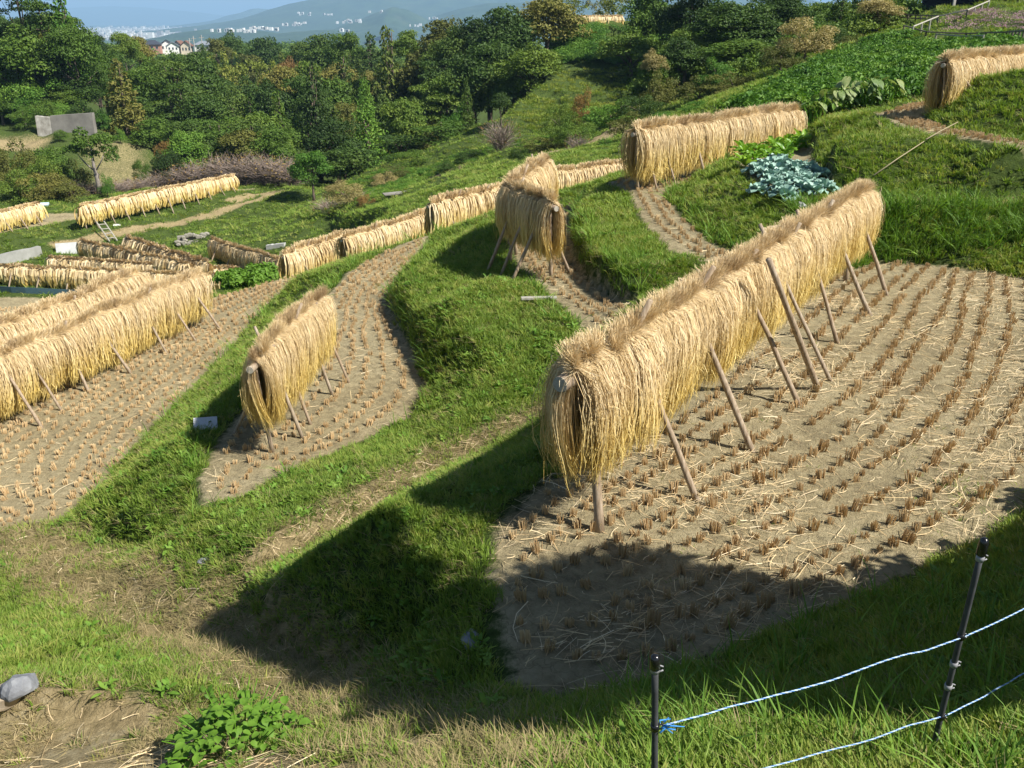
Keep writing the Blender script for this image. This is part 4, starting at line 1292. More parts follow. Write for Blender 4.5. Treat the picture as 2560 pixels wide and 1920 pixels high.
# ---- hand placed trees: px, top, width, distance, geometry, leaf colour, label
T_ = [
    (12, -30, 60, 104, 'layered', 'dark', 'very tall dark conifer cut off by the top edge, above the bushy slope'),
    (35, -16, 60, 104, 'layered', 'mid', 'tall dark tree beside the very tall conifer on the bushy hill'),
    (58, -8, 44, 104, 'cedar', 'bright', 'light green spire-shaped tree at the shoulder of the wooded hill'),
    (70, 22, 56, 102, 'broad', 'mid', 'rounded tree just below the light green spire on the hill shoulder'),
    (6, 28, 90, 102, 'broad', 'mid', 'broad dense tree on the hill under the very tall conifer'),
    (38, 44, 66, 103, 'broad', 'dark', 'dark round tree in the middle of the wooded hill'),
    (8, 74, 70, 101, 'shrub', 'bright', 'bright creeper-covered bush above the grey retaining wall'),
    (46, 80, 66, 101, 'shrub', 'bright', 'vivid green creeper mound right above the grey retaining wall'),
    (78, 80, 56, 102, 'broad', 'dark', 'dark tree shading the end of the grey retaining wall'),
    (99, 50, 60, 112, 'broad', 'mid', 'large grey-green tree behind the yellowish tree'),
    (89, 29, 36, 150, 'broad', 'dark', 'dark dome-shaped tree on the skyline nearest to the wooded hill'),
    (116, 61, 44, 97, 'cedar', 'olive', 'yellowish olive tree with drooping layers beside the retaining wall'),
    (121, 33, 36, 135, 'broad', 'mid', 'skyline tree immediately in front of the distant houses'),
    (136, 37, 32, 140, 'broad', 'olive', 'olive skyline tree touching the house with the dark roof'),
    (146, 60, 60, 112, 'broad', 'mid', 'mid green tree below the distant houses'),
    (168, 60, 66, 106, 'layered', 'dark', 'dark layered tree below the white gabled houses'),
    (192, 56, 66, 116, 'broad', 'dark', 'dark broad tree below the grey roofed house'),
    (180, 84, 70, 100, 'layered', 'dark', 'wide dark tree in the middle of the wood above the bare shrubs'),
    (214, 39, 32, 190, 'broad', 'olive', 'yellow-tinged tree beside the distant grey roofed house'),
    (231, 32, 34, 205, 'broad', 'dark', 'dark dome on the skyline right of the yellow-tinged tree'),
    (205, 56, 46, 150, 'bamboo', 'bamboo', 'yellow-green bamboo clump directly below the yellow-tinged tree'),
    (228, 52, 44, 152, 'bamboo', 'bamboo', 'yellow-green bamboo clump below the dark skyline dome'),
    (248, 60, 46, 146, 'bamboo', 'bamboo', 'yellow-green bamboo clump in front of the evergreens'),
    (268, 60, 44, 142, 'bamboo', 'bamboo', 'yellow-green bamboo clump next to the tawny tree'),
    (290, 58, 36, 150, 'broad', 'rust', 'tawny orange tree among the bamboo'),
    (264, 38, 44, 200, 'broad', 'dark', 'wide low dark tree on the skyline behind the bamboo'),
    (300, 43, 30, 190, 'broad', 'dark', 'small dark skyline tree behind the tawny tree'),
    (322, 35, 50, 170, 'broad', 'dark', 'dark wide-crowned skyline tree before the distant low hill'),
    (345, 33, 42, 160, 'broad', 'mid', 'mid green skyline tree before the dome-shaped hill'),
    (370, 36, 40, 158, 'cedar', 'cedar', 'skyline conifer before the dome-shaped hill'),
    (386, 29, 46, 112, 'cedar', 'cedar', 'tallest olive conifer standing over the ivy-covered spire'),
    (408, 31, 40, 138, 'broad', 'mid', 'skyline tree between the tall conifer and the dark hillside wood'),
    (312, 64, 40, 94, 'cedar', 'cedar', 'tall slim conifer near the middle of the valley wood'),
    (276, 92, 32, 90, 'cedar', 'mid', 'slim dark conifer standing in front of the tall slim one'),
    (250, 95, 30, 92, 'cedar', 'dark', 'small dark pointed conifer among rounded trees'),
    (342, 54, 44, 118, 'cedar', 'cedar', 'broad olive conifer behind the ivy-covered spire'),
    (364, 80, 26, 84, 'spire', 'bright', 'slim spire of a dead tree smothered in bright ivy'),
    (366, 104, 46, 83, 'spire', 'bright', 'bright ivy mound at the foot of the ivy spire'),
    (425, 50, 66, 112, 'broad', 'olive', 'olive round tree at the edge of the hillside wood'),
    (446, 20, 62, 114, 'broad', 'olive', 'tall olive tree at the top edge of the hillside wood'),
    (474, 19, 56, 108, 'broad', 'dark', 'dark tree on the hillside skyline beside the tall olive tree'),
    (505, 8, 70, 98, 'broad', 'dark', 'big dark tree at the peak of the hillside wood'),
    (546, -2, 80, 100, 'broad', 'olive', 'large grey-olive tree beside the bamboo at the hilltop'),
    (490, 42, 84, 92, 'broad', 'dark', 'dark tree on the hillside below its peak'),
    (530, 44, 74, 86, 'broad', 'mid', 'mid green tree standing over the stepped grass slope'),
    (462, 62, 66, 92, 'broad', 'dark', 'dark round tree in the fold of the hillside wood'),
    (466, 79, 20, 80, 'cedar', 'dark', 'small pointed conifer below the fold of the hillside wood'),
    (501, 93, 22, 72, 'broad', 'dark', 'little dark round tree at the edge of the stepped grass slope'),
    (575, -14, 40, 112, 'bamboo', 'bamboo', 'light bamboo clump left of the gap in the hilltop trees'),
    (616, -12, 34, 118, 'bamboo', 'bamboo', 'light bamboo clump behind the tiny distant straw rack'),
    (600, -10, 30, 120, 'bamboo', 'olive', 'dull bamboo clump beside the light one behind the tiny rack'),
    (648, -12, 60, 90, 'broad', 'mid', 'tall green tree right of the tiny distant straw rack'),
    (690, -12, 80, 82, 'broad', 'dark', 'big dark tree on the upper slope behind the big rack'),
    (736, 2, 100, 74, 'broad', 'dark', 'biggest dark round tree on the upper slope'),
    (778, -6, 70, 78, 'broad', 'dark', 'dark tree behind the straw-coloured bush'),
    (745, 40, 90, 64, 'broad', 'mid', 'wide green tree low on the upper slope'),
    (688, 44, 70, 72, 'broad', 'mid', 'round tree next to the dark vine hollow'),
    (656, 50, 30, 66, 'broad', 'yellow', 'small golden tree above the dry straw slope'),
    (640, 96, 50, 58, 'shrub', 'dark', 'dark flat shrub at the right edge of the stepped grass slope'),
    (660, 72, 44, 62, 'shrub', 'olive', 'olive shrub beneath the small golden tree'),
    (718, 58, 46, 58, 'shrub', 'bright', 'bright rounded bush in front of the wide green tree'),
    (735, 72, 62, 54, 'shrub', 'olive', 'olive bush at the edge of the creeper slope'),
    (700, 76, 50, 58, 'shrub', 'olive', 'dull olive bush beside the bright rounded bush'),
    (810, 18, 66, 55, 'shrub', 'yellow', 'large straw-coloured bush on the upper slope'),
    (784, 42, 50, 53, 'shrub', 'olive', 'dull olive bush at the foot of the straw-coloured one'),
    (843, -8, 34, 64, 'cedar', 'dark', 'dark conifer between the two golden bushes'),
    (862, -10, 30, 66, 'cedar', 'dark', 'second dark conifer standing closer to the golden roadside tree'),
    (882, -4, 46, 60, 'broad', 'yellow', 'golden-leaved tree beside the wooden fence'),
    (835, 22, 36, 58, 'shrub', 'dark', 'dark bush under the conifer between the golden bushes'),
    (855, 34, 44, 56, 'shrub', 'olive', 'olive bush with yellow flowers at the top of the creeper slope'),
    (905, 2, 40, 63, 'broad', 'mid', 'green tree behind the upper wooden fence'),
    # foot of the wood and the basin edge
    (310, 152, 44, 66, 'broad', 'bright', 'bright green young tree beside the bare purple-brown shrubs'),
    (346, 182, 46, 52, 'shrub', 'yellow', 'yellowing shrub at the end of the bare shrub row'),
    (366, 196, 26, 50, 'shrub', 'rust', 'brown shrub beside the white board on the grass'),
    (8, 140, 70, 76, 'shrub', 'olive', 'big olive bush at the picture edge under the dry slope'),
    (40, 148, 60, 75, 'shrub', 'mid', 'big green bush left of the bare-trunked pine'),
    (66, 160, 46, 72, 'shrub', 'olive', 'yellow-green bush at the foot of the bare-trunked pine'),
    (104, 174, 18, 70, 'shrub', 'bright', 'small bright bush right of the bare-trunked pine'),
    (140, 160, 20, 82, 'shrub', 'mid', 'round green bush on the dry grassy slope'),
    (58, 130, 16, 90, 'shrub', 'mid', 'small bush in front of the grey retaining wall'),
    (118, 127, 14, 91, 'shrub', 'bright', 'light bush on the top of the dry grassy slope'),
    (165, 150, 32, 80, 'shrub', 'dark', 'dark bush where the dry slope meets the wood'),
    (185, 132, 48, 84, 'broad', 'bright', 'olive-bright round tree behind the bare shrubs'),
    (162, 142, 26, 86, 'shrub', 'rust', 'russet bush at the edge of the dry slope'),
    (215, 118, 62, 88, 'layered', 'mid', 'layered green tree above the bare shrubs'),
    (245, 120, 62, 86, 'layered', 'dark', 'dark layered tree above the bare shrubs'),
    (275, 128, 60, 84, 'broad', 'mid', 'round tree above the far end of the bare shrubs'),
    (335, 120, 64, 80, 'broad', 'dark', 'dark round tree behind the bright green young tree'),
    (352, 148, 70, 74, 'broad', 'dark', 'dark wide tree low in the valley left of the ivy'),
    (400, 100, 56, 86, 'broad', 'mid', 'green tree right of the ivy-covered spire'),
    (432, 86, 56, 90, 'layered', 'mid', 'layered tree in the hollow below the olive round tree'),
    (398, 135, 72, 76, 'layered', 'dark', 'dark spreading tree at the foot of the valley wood'),
    (440, 122, 70, 76, 'layered', 'mid', 'spreading tree near the stepped grass slope'),
    (456, 104, 40, 80, 'shrub', 'bright', 'pale bush with dry reeds near the stepped grass slope'),
    (420, 152, 66, 70, 'shrub', 'mid', 'wide bush in front of the valley wood'),
    (392, 165, 44, 64, 'shrub', 'olive', 'olive bush by the grass slope below the wood'),
    (385, 172, 30, 62, 'shrub', 'yellow', 'yellowish low bush by the grass slope below the wood'),
    (468, 148, 34, 62, 'shrub', 'dark', 'dark bush on the green slope above the straw racks'),
    (448, 160, 36, 60, 'shrub', 'dark', 'dark low bush beside the small one above the straw racks'),
    (519, 145, 20, 50, 'shrub', 'dark', 'little dark bush alone on the green slope'),
    (560, 104, 36, 62, 'shrub', 'mid', 'green bush in the middle of the stepped grass slope'),
    (575, 122, 60, 57, 'shrub', 'mid', 'green bush above the dry straw slope'),
    (545, 138, 50, 58, 'shrub', 'olive', 'olive bush on the edge of the dry straw slope'),
    (612, 100, 70, 60, 'shrub', 'bright', 'leafy bush bank crossing the slope above the dry straw'),
    (585, 88, 30, 70, 'shrub', 'rust', 'rusty low bush on the stepped grass slope'),
    (650, 130, 70, 44, 'shrub', 'mid', 'low bush behind the end of the rack on the curved strip'),
    (610, 140, 60, 47, 'shrub', 'bright', 'low leafy bush behind the small bare tree'),
    (640, 112, 60, 48, 'shrub', 'olive', 'olive bush above the straw rack with the long curved bank'),
]
for a in T_: tree(*a, group='trees and bushes on the slopes behind the terraces')
# filling trees of the valley wood
kinds = [('broad', 'dark'), ('broad', 'mid'), ('layered', 'dark'), ('broad', 'mid'), ('cedar', 'cedar'), ('broad', 'olive'), ('broad', 'dark')]
words_ = {('broad', 'dark'): 'dark round tree in the thick of the valley wood', ('broad', 'mid'): 'mid green round tree in the thick of the valley wood',
          ('layered', 'dark'): 'dark layered tree in the thick of the valley wood', ('cedar', 'cedar'): 'olive conifer in the thick of the valley wood', ('broad', 'olive'): 'olive round tree in the thick of the valley wood'}
for (Y, py, x0, x1, stp) in ((86, 138, 200, 345, 34), (92, 116, 150, 440, 36), (100, 98, 130, 450, 36), (112, 82, 130, 440, 34), (128, 70, 130, 430, 30), (150, 62, 280, 420, 28), (180, 56, 120, 420, 26), (225, 54, 120, 400, 24)):
    x = x0
    while x < x1:
        kx = kinds[int(trg.integers(0, len(kinds)))]
        tree(x + trg.normal(0, 5), py + trg.normal(0, 5), stp * trg.uniform(1.2, 1.9) * (0.7 if kx[0] == 'cedar' else 1), Y * trg.uniform(.97, 1.04), kx[0], kx[1], words_[kx], 'trees in the thick of the valley wood')
        x += stp
for (Y, py, x0, x1, stp) in ((88, 70, 445, 560, 34), (96, 52, 440, 570, 34), (104, 36, 450, 560, 36), (108, 40, -20, 70, 34), (112, 20, -20, 80, 34), (86, 30, 640, 700, 40), (72, 26, 690, 800, 40), (66, 50, 660, 770, 36), (90, 8, 650, 880, 34)):
    x = x0
    while x < x1:
        kx = kinds[int(trg.integers(0, 4))]
        tree(x + trg.normal(0, 5), py + trg.normal(0, 5), stp * trg.uniform(1.3, 1.9), Y * trg.uniform(.97, 1.04), kx[0], kx[1], words_[kx].replace('in the thick of the valley wood', 'among the hillside trees'), 'trees filling the hillside wood')
        x += stp

# hill at the left: a dense wall of bushes and small trees
hk = [('broad', 'mid'), ('shrub', 'bright'), ('broad', 'dark'), ('shrub', 'mid'), ('broad', 'mid'), ('shrub', 'olive')]
for (py, x1, Y) in ((14, 62, 112), (28, 72, 110), (42, 84, 108), (56, 92, 106), (70, 92, 104), (84, 88, 102), (97, 82, 99)):
    x = -14
    while x < x1:
        kx = hk[int(trg.integers(0, 6))]
        tree(x + trg.normal(0, 4), py + trg.normal(0, 4), trg.uniform(30, 46), Y * trg.uniform(.99, 1.01), kx[0], kx[1], {'mid': 'mid green bushy tree on the densely wooded hill', 'bright': 'bright creeper-covered bush on the densely wooded hill', 'dark': 'dark bushy tree on the densely wooded hill', 'olive': 'olive bush on the densely wooded hill'}[kx[1]] + (' above the retaining wall' if py > 80 else (' near its top' if py < 35 else '')), 'trees and bushes of the hill above the retaining wall', hmin=3.0)
        x += 21
for (px, py, w, Y, m_) in ((40, 101, 34, 95.2, 'mid'), (60, 103, 30, 95.0, 'bright'), (80, 101, 32, 95.2, 'dark'), (22, 106, 34, 95.5, 'mid'), (100, 108, 26, 96, 'bright')):
    tree(px, py, w, Y, 'shrub', m_, 'low bush hanging over the top of the long grey retaining wall', 'bushes hanging over the retaining wall')
for (px, py, w, Y, m_) in ((-6, 150, 56, 74, 'olive'), (22, 150, 52, 72, 'olive'), (48, 158, 48, 71, 'mid'), (14, 168, 56, 69, 'mid'), (40, 174, 50, 68, 'olive'), (66, 176, 40, 68, 'olive')):
    tree(px, py, w, Y, 'shrub', m_, 'bushy shrub in the thicket below the dry slope beside the bare-trunked pine', 'thicket of shrubs below the dry slope')

# the bare-trunked pine
cm, tm, W_, H_ = kind_meshes('layered', 2, 'mid')
X, Y, zt = P(87, 124, 71); zb = float(Zat(X, Y))
zb = min(zb, P(88, 186, 71)[2])
root = thing('pine_tree', 'tall bare-trunked pine with a leafy tuft at the top, beside the dry slope', 'tree', (X, Y, zb))
r_ = np.random.default_rng(4)
bl = [(r_.normal(0, .9), r_.normal(0, .9), 3.9 + r_.normal(0, .5), r_.uniform(.5, .8), r_.uniform(.35, .6)) for _ in range(9)] + [(1.5, 0, 2.9, .5, .6), (-1.4, .2, 3.5, .6, .4)]
V, Q = crown_from_blobs(r_, bl, 700, 0.11)
link('crown', mk_mesh('crown', V, Q, [LM['mid']]), root)
mb = MB(); mb.tube([(0, 0, -.3), (.05, 0, 1.2), (-.05, 0, 2.4), (.0, 0, 3.9)], [.24, .17, .13, .06], 8)
for e in ((-1.2, 0, 3.3), (.9, .2, 3.4), (-.7, -.3, 2.9), (.35, 0, 1.6)): mb.tube([(0, 0, 1.9 if e[2] > 2 else .4), (e[0] * .6, e[1] * .6, (e[2] + 1.9) / 2), e], [.07, .05, .02], 6)
mb.build('trunk', M_greybark, root, smooth=True)

# bare purple-brown shrubs
M_twig = flat_mat('twigs', (0.29, 0.23, 0.19), 0.9, 3, (0.19, 0.145, 0.12))
bare = []
for i in range(3):
    V, Q, V2, Q2, TV, TF = make_bare(70 + i)
    bare.append((mk_mesh('twigs', V, Q, [M_twig]), mk_mesh('leaves', V2, Q2, [LM['rust']]), mk_mesh('trunk', TV, TF, [M_bark])))
for i, (px, py, wpx, Y) in enumerate(((50, 186, 44, 70), (72, 186, 40, 71), (92, 188, 40, 72), (112, 186, 40, 74), (132, 184, 40, 76), (152, 178, 40, 78), (170, 172, 40, 79), (188, 166, 46, 79), (206, 162, 48, 78), (224, 158, 50, 77), (242, 157, 50, 76), (260, 158, 50, 75), (276, 160, 48, 74), (290, 163, 44, 73), (362, 190, 50, 54), (345, 200, 40, 52), (330, 195, 40, 55), (500, 115, 40, 62), (578, 132, 26, 50))):
    X, _, zt = P(px, py - (7 if i < 14 else 0), Y); zb = float(Zat(X, Y)); H = max(zt - zb, 1.4); w = 1.25 * wpx / FPX * (Y * CP - zt * SP)
    root = thing('bare_shrub', 'leafless purple-brown shrub in the row behind the upper basin rack' if i < 14 else ('leafless brown shrub by the yellowing shrub beyond the descending racks' if i < 17 else ('grey leafless shrub below the stepped grass slope' if i == 17 else 'small thin bare tree on the dry straw slope')),
                 'shrub', (X, Y, zt - H), trg.random() * 6.28, 'leafless shrubs behind the upper basin rack' if i < 14 else ('leafless shrubs beyond the descending racks' if i < 17 else None))
    a, b, c = bare[i % 3]
    S = (w, w, H / 0.95)
    link('twigs', a, root, scale=S); link('leaves', b, root, scale=S); link('trunk', c, root, scale=S)


# ------------------------------------------------------------------ undergrowth and creepers
def clump_proto(seed, n, size, flat=0.6, nb=5):
    r = np.random.default_rng(seed)
    bl = [(r.normal(0, .35), r.normal(0, .35), r.uniform(.1, .5) * flat, r.uniform(.3, .5), r.uniform(.25, .45) * flat) for _ in range(nb)]
    V, Q = crown_from_blobs(r, bl, n, size, 0.5)
    return V, Q, np.zeros(len(V))


def px_region(poly, n, Y0, Y1):
    """random ground points whose seen position falls inside a region of the hillside"""
    Y = np.exp(rng.random(n) * (math.log(Y1) - math.log(Y0)) + math.log(Y0)); X = (rng.random(n) * 1.5 - .75) * Y
    z = Zat(X, Y); a, b, d = project(np.stack([X, Y, z], -1))
    k = in_poly([(p[0], p[1]) for p in poly], a, b)
    return np.stack([X, Y, z], -1)[k]


def clumps(name, label, pts, mat, protos, s0, s1):
    n = len(pts)
    scatter(name, label, protos, mat, pts, np.stack([rng.normal(0, .15, n), rng.normal(0, .15, n), rng.random(n) * 6.28], -1), rng.uniform(s0, s1, n), rng.integers(0, len(protos), n))
    print(name, n)


CL = [clump_proto(700 + i, 800, 0.055) for i in range(4)]
CLk = [clump_proto(720 + i, 360, 0.10, 0.45) for i in range(4)]
pts = px_region([(735, 113), (780, 85), (830, 58), (870, 40), (905, 34), (930, 42), (1030, 40), (1030, 60), (935, 90), (870, 104), (800, 112)], 26000, 24, 56)
clumps('ground_cover', 'leafy green creeper covering the upper slope', pts, leaf_mat('creeper_leaf', [(0.2, (0.05, 0.13, 0.016)), (0.5, (0.10, 0.22, 0.024)), (0.8, (0.18, 0.30, 0.04))], 0.3, 0.35), CLk, 0.22, 0.85)
pts = px_region([(555, 62), (570, 30), (640, 24), (700, 40), (700, 75), (650, 66)], 16000, 84, 116)
clumps('creeper', 'creeper leaves carpeting the hollow below the tiny rack', pts, LM['bright'], CL, 0.8, 1.7)
pts = np.vstack([px_region([(-190, 150), (-190, 0), (-10, 0), (-10, 118)], 5000, 92, 128), px_region([(-20, 100), (120, 90), (200, 130), (300, 165), (440, 150), (500, 120), (520, 60), (440, 20), (300, 40), (100, 40), (-20, 20)], 5000, 76, 130),
                 px_region([(640, 100), (760, 70), (900, 20), (900, -20), (640, -20)], 6000, 52, 90)])
k = Gat(dry, pts[:, 0], pts[:, 1]) < 0.3
clumps('undergrowth', 'dense undergrowth between the trunks of the woods', pts[k], LM['mid'], CL, 1.0, 2.2)
pts = px_region([(500, 130), (520, 108), (560, 70), (650, 66), (650, 100), (610, 130)], 9000, 66, 92)
clumps('meadow_grass', 'yellow-green uncut grass on the stepped slope', pts, leaf_mat('meadow', [(0.2, (0.17, 0.22, 0.026)), (0.5, (0.28, 0.33, 0.042)), (0.8, (0.38, 0.38, 0.08))], 0.3, 0.15), [tuft(800 + i, 40, 0.26, 0.35, 0.018, 0.7) for i in range(4)], 0.7, 1.2)
pts = px_region([(400, 205), (440, 172), (520, 150), (640, 122), (700, 112), (735, 113), (700, 104), (640, 120), (560, 135), (480, 150), (330, 180), (330, 205)], 9000, 40, 74)
k = (Gat(dry, pts[:, 0], pts[:, 1]) < 0.25) & (fbm(pts[:, 0] * .15, pts[:, 1] * .15, 3) > -0.02)
clumps('low_weeds', 'patchy leafy weeds on the slope beyond the racks', pts[k], LM['bright'], CL, 0.25, 0.6)
pts = px_region([(930, 32), (1030, 32), (1030, 12), (960, 12)], 4000, 46, 60)
fm = flat_mat('petals', (0.42, 0.20, 0.30), 0.8, 1.5, (0.50, 0.36, 0.34))
clumps('flower_patch', 'pale pink flowers dotting the fenced plot', pts, fm, [clump_proto(740, 60, 0.05, 0.5)], 0.35, 0.7)
pts = np.column_stack([rng.uniform(-260, 140, 5200), rng.uniform(235, 540, 5200)])
z = Zat(pts[:, 0], pts[:, 1]); a_, b_2, _ = project(np.column_stack([pts, z + 6]))
k = (a_ > -30) & (a_ < 620) & (b_2 > np.where((a_ > 122) & (a_ < 222), 56, 44))
pts = np.column_stack([pts, z])[k]
clumps('distant_wood', 'far treetops beyond the valley wood', pts, LM['mid'], [clump_proto(750 + i, 260, 0.09, 1.2, 6) for i in range(3)], 4.0, 8.0)

# ------------------------------------------------------------------ vegetables
M_cab = flat_mat('cabbage_leaf', (0.19, 0.33, 0.27), 0.5, 14, (0.29, 0.43, 0.35), 0.15, spec=0.4)
M_green = leaf_mat('salad_leaf', [(0.2, (0.10, 0.24, 0.02)), (0.5, (0.17, 0.34, 0.03)), (0.8, (0.26, 0.42, 0.05))], 0.35, 3.0, 0.4)
M_taro = leaf_mat('taro_leaf', [(0.2, (0.12, 0.20, 0.06)), (0.5, (0.22, 0.30, 0.10)), (0.8, (0.36, 0.40, 0.17))], 0.35, 2.0, 0.5)


def leafgrid(r, base, out, L, wd, rise, droop, cup, wav, na=6, nb=5):
    """one broad leaf: base point, outward unit vector"""
    o = np.array(out, float); o = o / np.linalg.norm(o); sd = np.array([-o[1], o[0], 0]); up = np.array([0, 0, 1.0])
    V = []
    for i in range(na):
        t = i / (na - 1); w = wd * (math.sin(PI * min(1, t * 0.82 + 0.10)) ** 0.7) * (1 if i < na - 1 else 0.25)
        for j in range(nb):
            s = (j / (nb - 1) - .5) * 2
            V.append(np.array(base) + o * L * t * (1 - .15 * abs(s)) + sd * w * s + up * (L * (rise * t - droop * t * t) + cup * w * s * s + wav * math.sin(s * 4 + t * 7 + r.random()) * t))
    Q = [(i * nb + j, (i + 1) * nb + j, (i + 1) * nb + j + 1, i * nb + j + 1) for i in range(na - 1) for j in range(nb - 1)]
    return V, Q


def rosette_mesh(name, seed, rings, mat, attr_t=0.0):
    r = np.random.default_rng(seed); mb = MB()
    for (n, L, wd, rise, droop, cup, wav) in rings:
        a0 = r.random() * 6.28
        for k in range(n):
            a = a0 + k * 6.28 / n + r.normal(0, .25)
            V, Q = leafgrid(r, (0.01 * math.cos(a), 0.01 * math.sin(a), 0.02), (math.cos(a), math.sin(a), 0), L * r.uniform(.8, 1.15), wd * r.uniform(.85, 1.15), rise * r.uniform(.8, 1.2), droop, cup, wav)
            mb.add(V, Q)
    V = np.vstack(mb.V); return mk_mesh(name, V, np.vstack(mb.Q), [mat], {'t': np.zeros(len(V))}, smooth=True)


cabs = [rosette_mesh('leaves', 10 + i, [(8, .29, .10, .38, .35, .4, .035), (6, .20, .085, .8, .3, .6, .03), (4, .11, .07, 1.5, .2, .8, .01)], M_cab) for i in range(4)]
grns = [rosette_mesh('leaves', 30 + i, [(8, .36, .085, .9, .55, .3, .03), (6, .28, .075, 1.4, .5, .3, .02)], M_green) for i in range(4)]
vr = np.random.default_rng(21)


def bed(poly, gap):
    p = np.array([W(a, b, ZF)[:2] for a, b in poly]); lo, hi = p.min(0), p.max(0); out = []
    y = lo[1]
    while y < hi[1]:
        x = lo[0]
        while x < hi[0]:
            q = np.array([x, y]) + vr.normal(0, gap * .14, 2)
            if in_poly([tuple(v) for v in p], np.array([q[0]]), np.array([q[1]]))[0]: out.append(q)
            x += gap
        y += gap * .95
    return out


for q in bed([(744, 174), (756, 165), (784, 163), (822, 176), (834, 190), (812, 199), (786, 197), (756, 188)], 0.36):
    o = link('cabbage', vr.choice(cabs), loc=(q[0], q[1], float(Zat(*q)) + .04), rot=(vr.normal(0, .1), vr.normal(0, .1), vr.random() * 6.28), scale=vr.uniform(.75, 1.1))
    tag(o, 'blue-green cabbage plant in the small vegetable plot behind the big rack', 'cabbage', 'blue-green cabbages in the vegetable plot')
for q in bed([(735, 160), (742, 152), (800, 142), (808, 150), (785, 162), (745, 169)], 0.44):
    o = link('leafy_green', vr.choice(grns), loc=(q[0], q[1], float(Zat(*q)) + .02), rot=(vr.normal(0, .1), vr.normal(0, .1), vr.random() * 6.28), scale=vr.uniform(.6, .95))
    tag(o, 'bright yellow-green leafy vegetable in the plot beside the cabbages', 'leafy vegetable', 'bright leafy greens in the vegetable plot')
# taro row
tar = []
for i in range(4):
    r = np.random.default_rng(60 + i); mb = MB(); ms = MB()
    for k in range(5):
        a = r.random() * 6.28; h = r.uniform(.35, .75); e = np.array([math.cos(a) * .22, math.sin(a) * .22, h])
        ms.tube([(0, 0, -.05), e * np.array([.4, .4, .6]), e], [.018, .014, .009], 5)
        V, Q = leafgrid(r, e - np.array([math.cos(a), math.sin(a), 0]) * .08, (math.cos(a), math.sin(a), 0), r.uniform(.24, .36), r.uniform(.085, .13), -.35, .45, .15, .01)
        mb.add(V, Q)
    tar.append((mk_mesh('leaf_crown', np.vstack(mb.V), np.vstack(mb.Q), [M_taro], smooth=True), mk_mesh('stalks', np.vstack(ms.V), [np.vstack(ms.Q), np.vstack(ms.T)], [M_green])))
for i, (px, py) in enumerate(((803, 130), (808, 126), (812, 122), (818, 120), (824, 117), (831, 112), (836, 112), (842, 110), (847, 109), (852, 108), (858, 106), (864, 106), (871, 104), (880, 103), (890, 102), (838, 107), (845, 105), (856, 103))):
    p = hit(px, py + 1); a, b = tar[i % 4]
    root = thing('taro_plant', 'large-leaved taro plant in the row along the crest of the grass bank', 'taro plant', p, vr.random() * 6.28, 'taro plants along the bank crest')
    S = vr.uniform(.85, 1.15)
    link('leaf_crown', a, root, scale=S); link('stalks', b, root, scale=S)

# ------------------------------------------------------------------ bushy weeds lower left and the shrub that throws the near shadow
r_ = np.random.default_rng(31)
p0 = hit(236, 752)
mb = MB()
for k in range(520):
    a = r_.random() * 6.28; q = math.sqrt(r_.random()); c = np.array([q * .38 * math.cos(a), q * .38 * math.sin(a), r_.uniform(.06, .34) * (1.15 - q * .75)])
    L = r_.uniform(.025, .085); b = a + r_.normal(0, 1.0)
    V, Q = leafgrid(r_, c, (math.cos(b), math.sin(b), 0), L, L * .36, r_.uniform(-.2, .5), .3, .35, .0, 5, 3)
    mb.add(V, Q)
st_ = MB()
for k in range(26):
    a = r_.random() * 6.28; q = math.sqrt(r_.random()) * .42
    st_.tube([(q * .3 * math.cos(a), q * .3 * math.sin(a), -.05), (q * .7 * math.cos(a), q * .7 * math.sin(a), .18), (q * math.cos(a), q * math.sin(a), .36 - q * .25)], [.005, .004, .003], 5)
root = thing('leafy_weed', 'bushy bright green broad-leaved weed at the bottom edge by the dry straw', 'weed', (p0[0], p0[1], p0[2] - .03))
mb.build('leaves', M_weed, root, smooth=True); st_.build('stems', M_green, root)

SILH = [(3.25, -1.7, .34), (3.75, -1.62, .48), (4.2, -1.0, .42), (4.42, -.45, .36), (4.62, -.02, .33), (4.83, .30, .30), (4.72, .45, .2), (4.35, -1.6, .45), (4.72, -1.75, .42), (5.05, -2.15, .42), (4.3, -2.3, .5), (5.08, -2.8, .42),
        (3.9, -2.5, .32), (4.6, -3.2, .5), (5.2, -3.6, .45), (3.95, -3.2, .32), (3.75, -2.9, .25), (5.75, -4.05, .40), (6.25, -4.65, .42), (6.75, -5.0, .42), (7.3, -5.2, .5), (4.3, -3.9, .5), (5.2, -4.3, .5), (3.6, -2.1, .3), (4.75, -2.5, .4), (3.55, -2.95, .38), (3.78, -3.4, .45), (3.32, -2.78, .25), (3.4, -3.3, .28)]
TE = math.tan(SUN_EL); A0 = -2.5
bl = []
for (s, q, rad) in SILH:
    for da in (-.35, .25):
        a = A0 + da
        bl.append((SDY * s + SDX * a, -SDX * s + SDY * a, q - a * TE, rad * .9, rad * .9))
V, Q = crown_from_blobs(np.random.default_rng(8), bl, 2600, 0.075, 0.2, 0.35)
c = np.array([SDY * 4.5 + SDX * A0, -SDX * 4.5 + SDY * A0]); zb = float(Zat(*c))
root = thing('shrub', 'tall leafy shrub on the slope beside the camera, throwing the near shadow', 'shrub', (c[0], c[1], zb))
V = V - np.array([c[0], c[1], zb])
link('crown', mk_mesh('crown', V, Q, [LM['mid']]), root)
mb = MB()
for i in (1, 3, 5, 8, 10, 13, 17):
    e = np.array(bl[i * 2][:3]) - np.array([c[0], c[1], zb]); mb.tube([(0, 0, -.2), e * np.array([.4, .4, .5]), e], [.05, .035, .012], 6)
mb.build('trunk', M_bark, root, smooth=True)

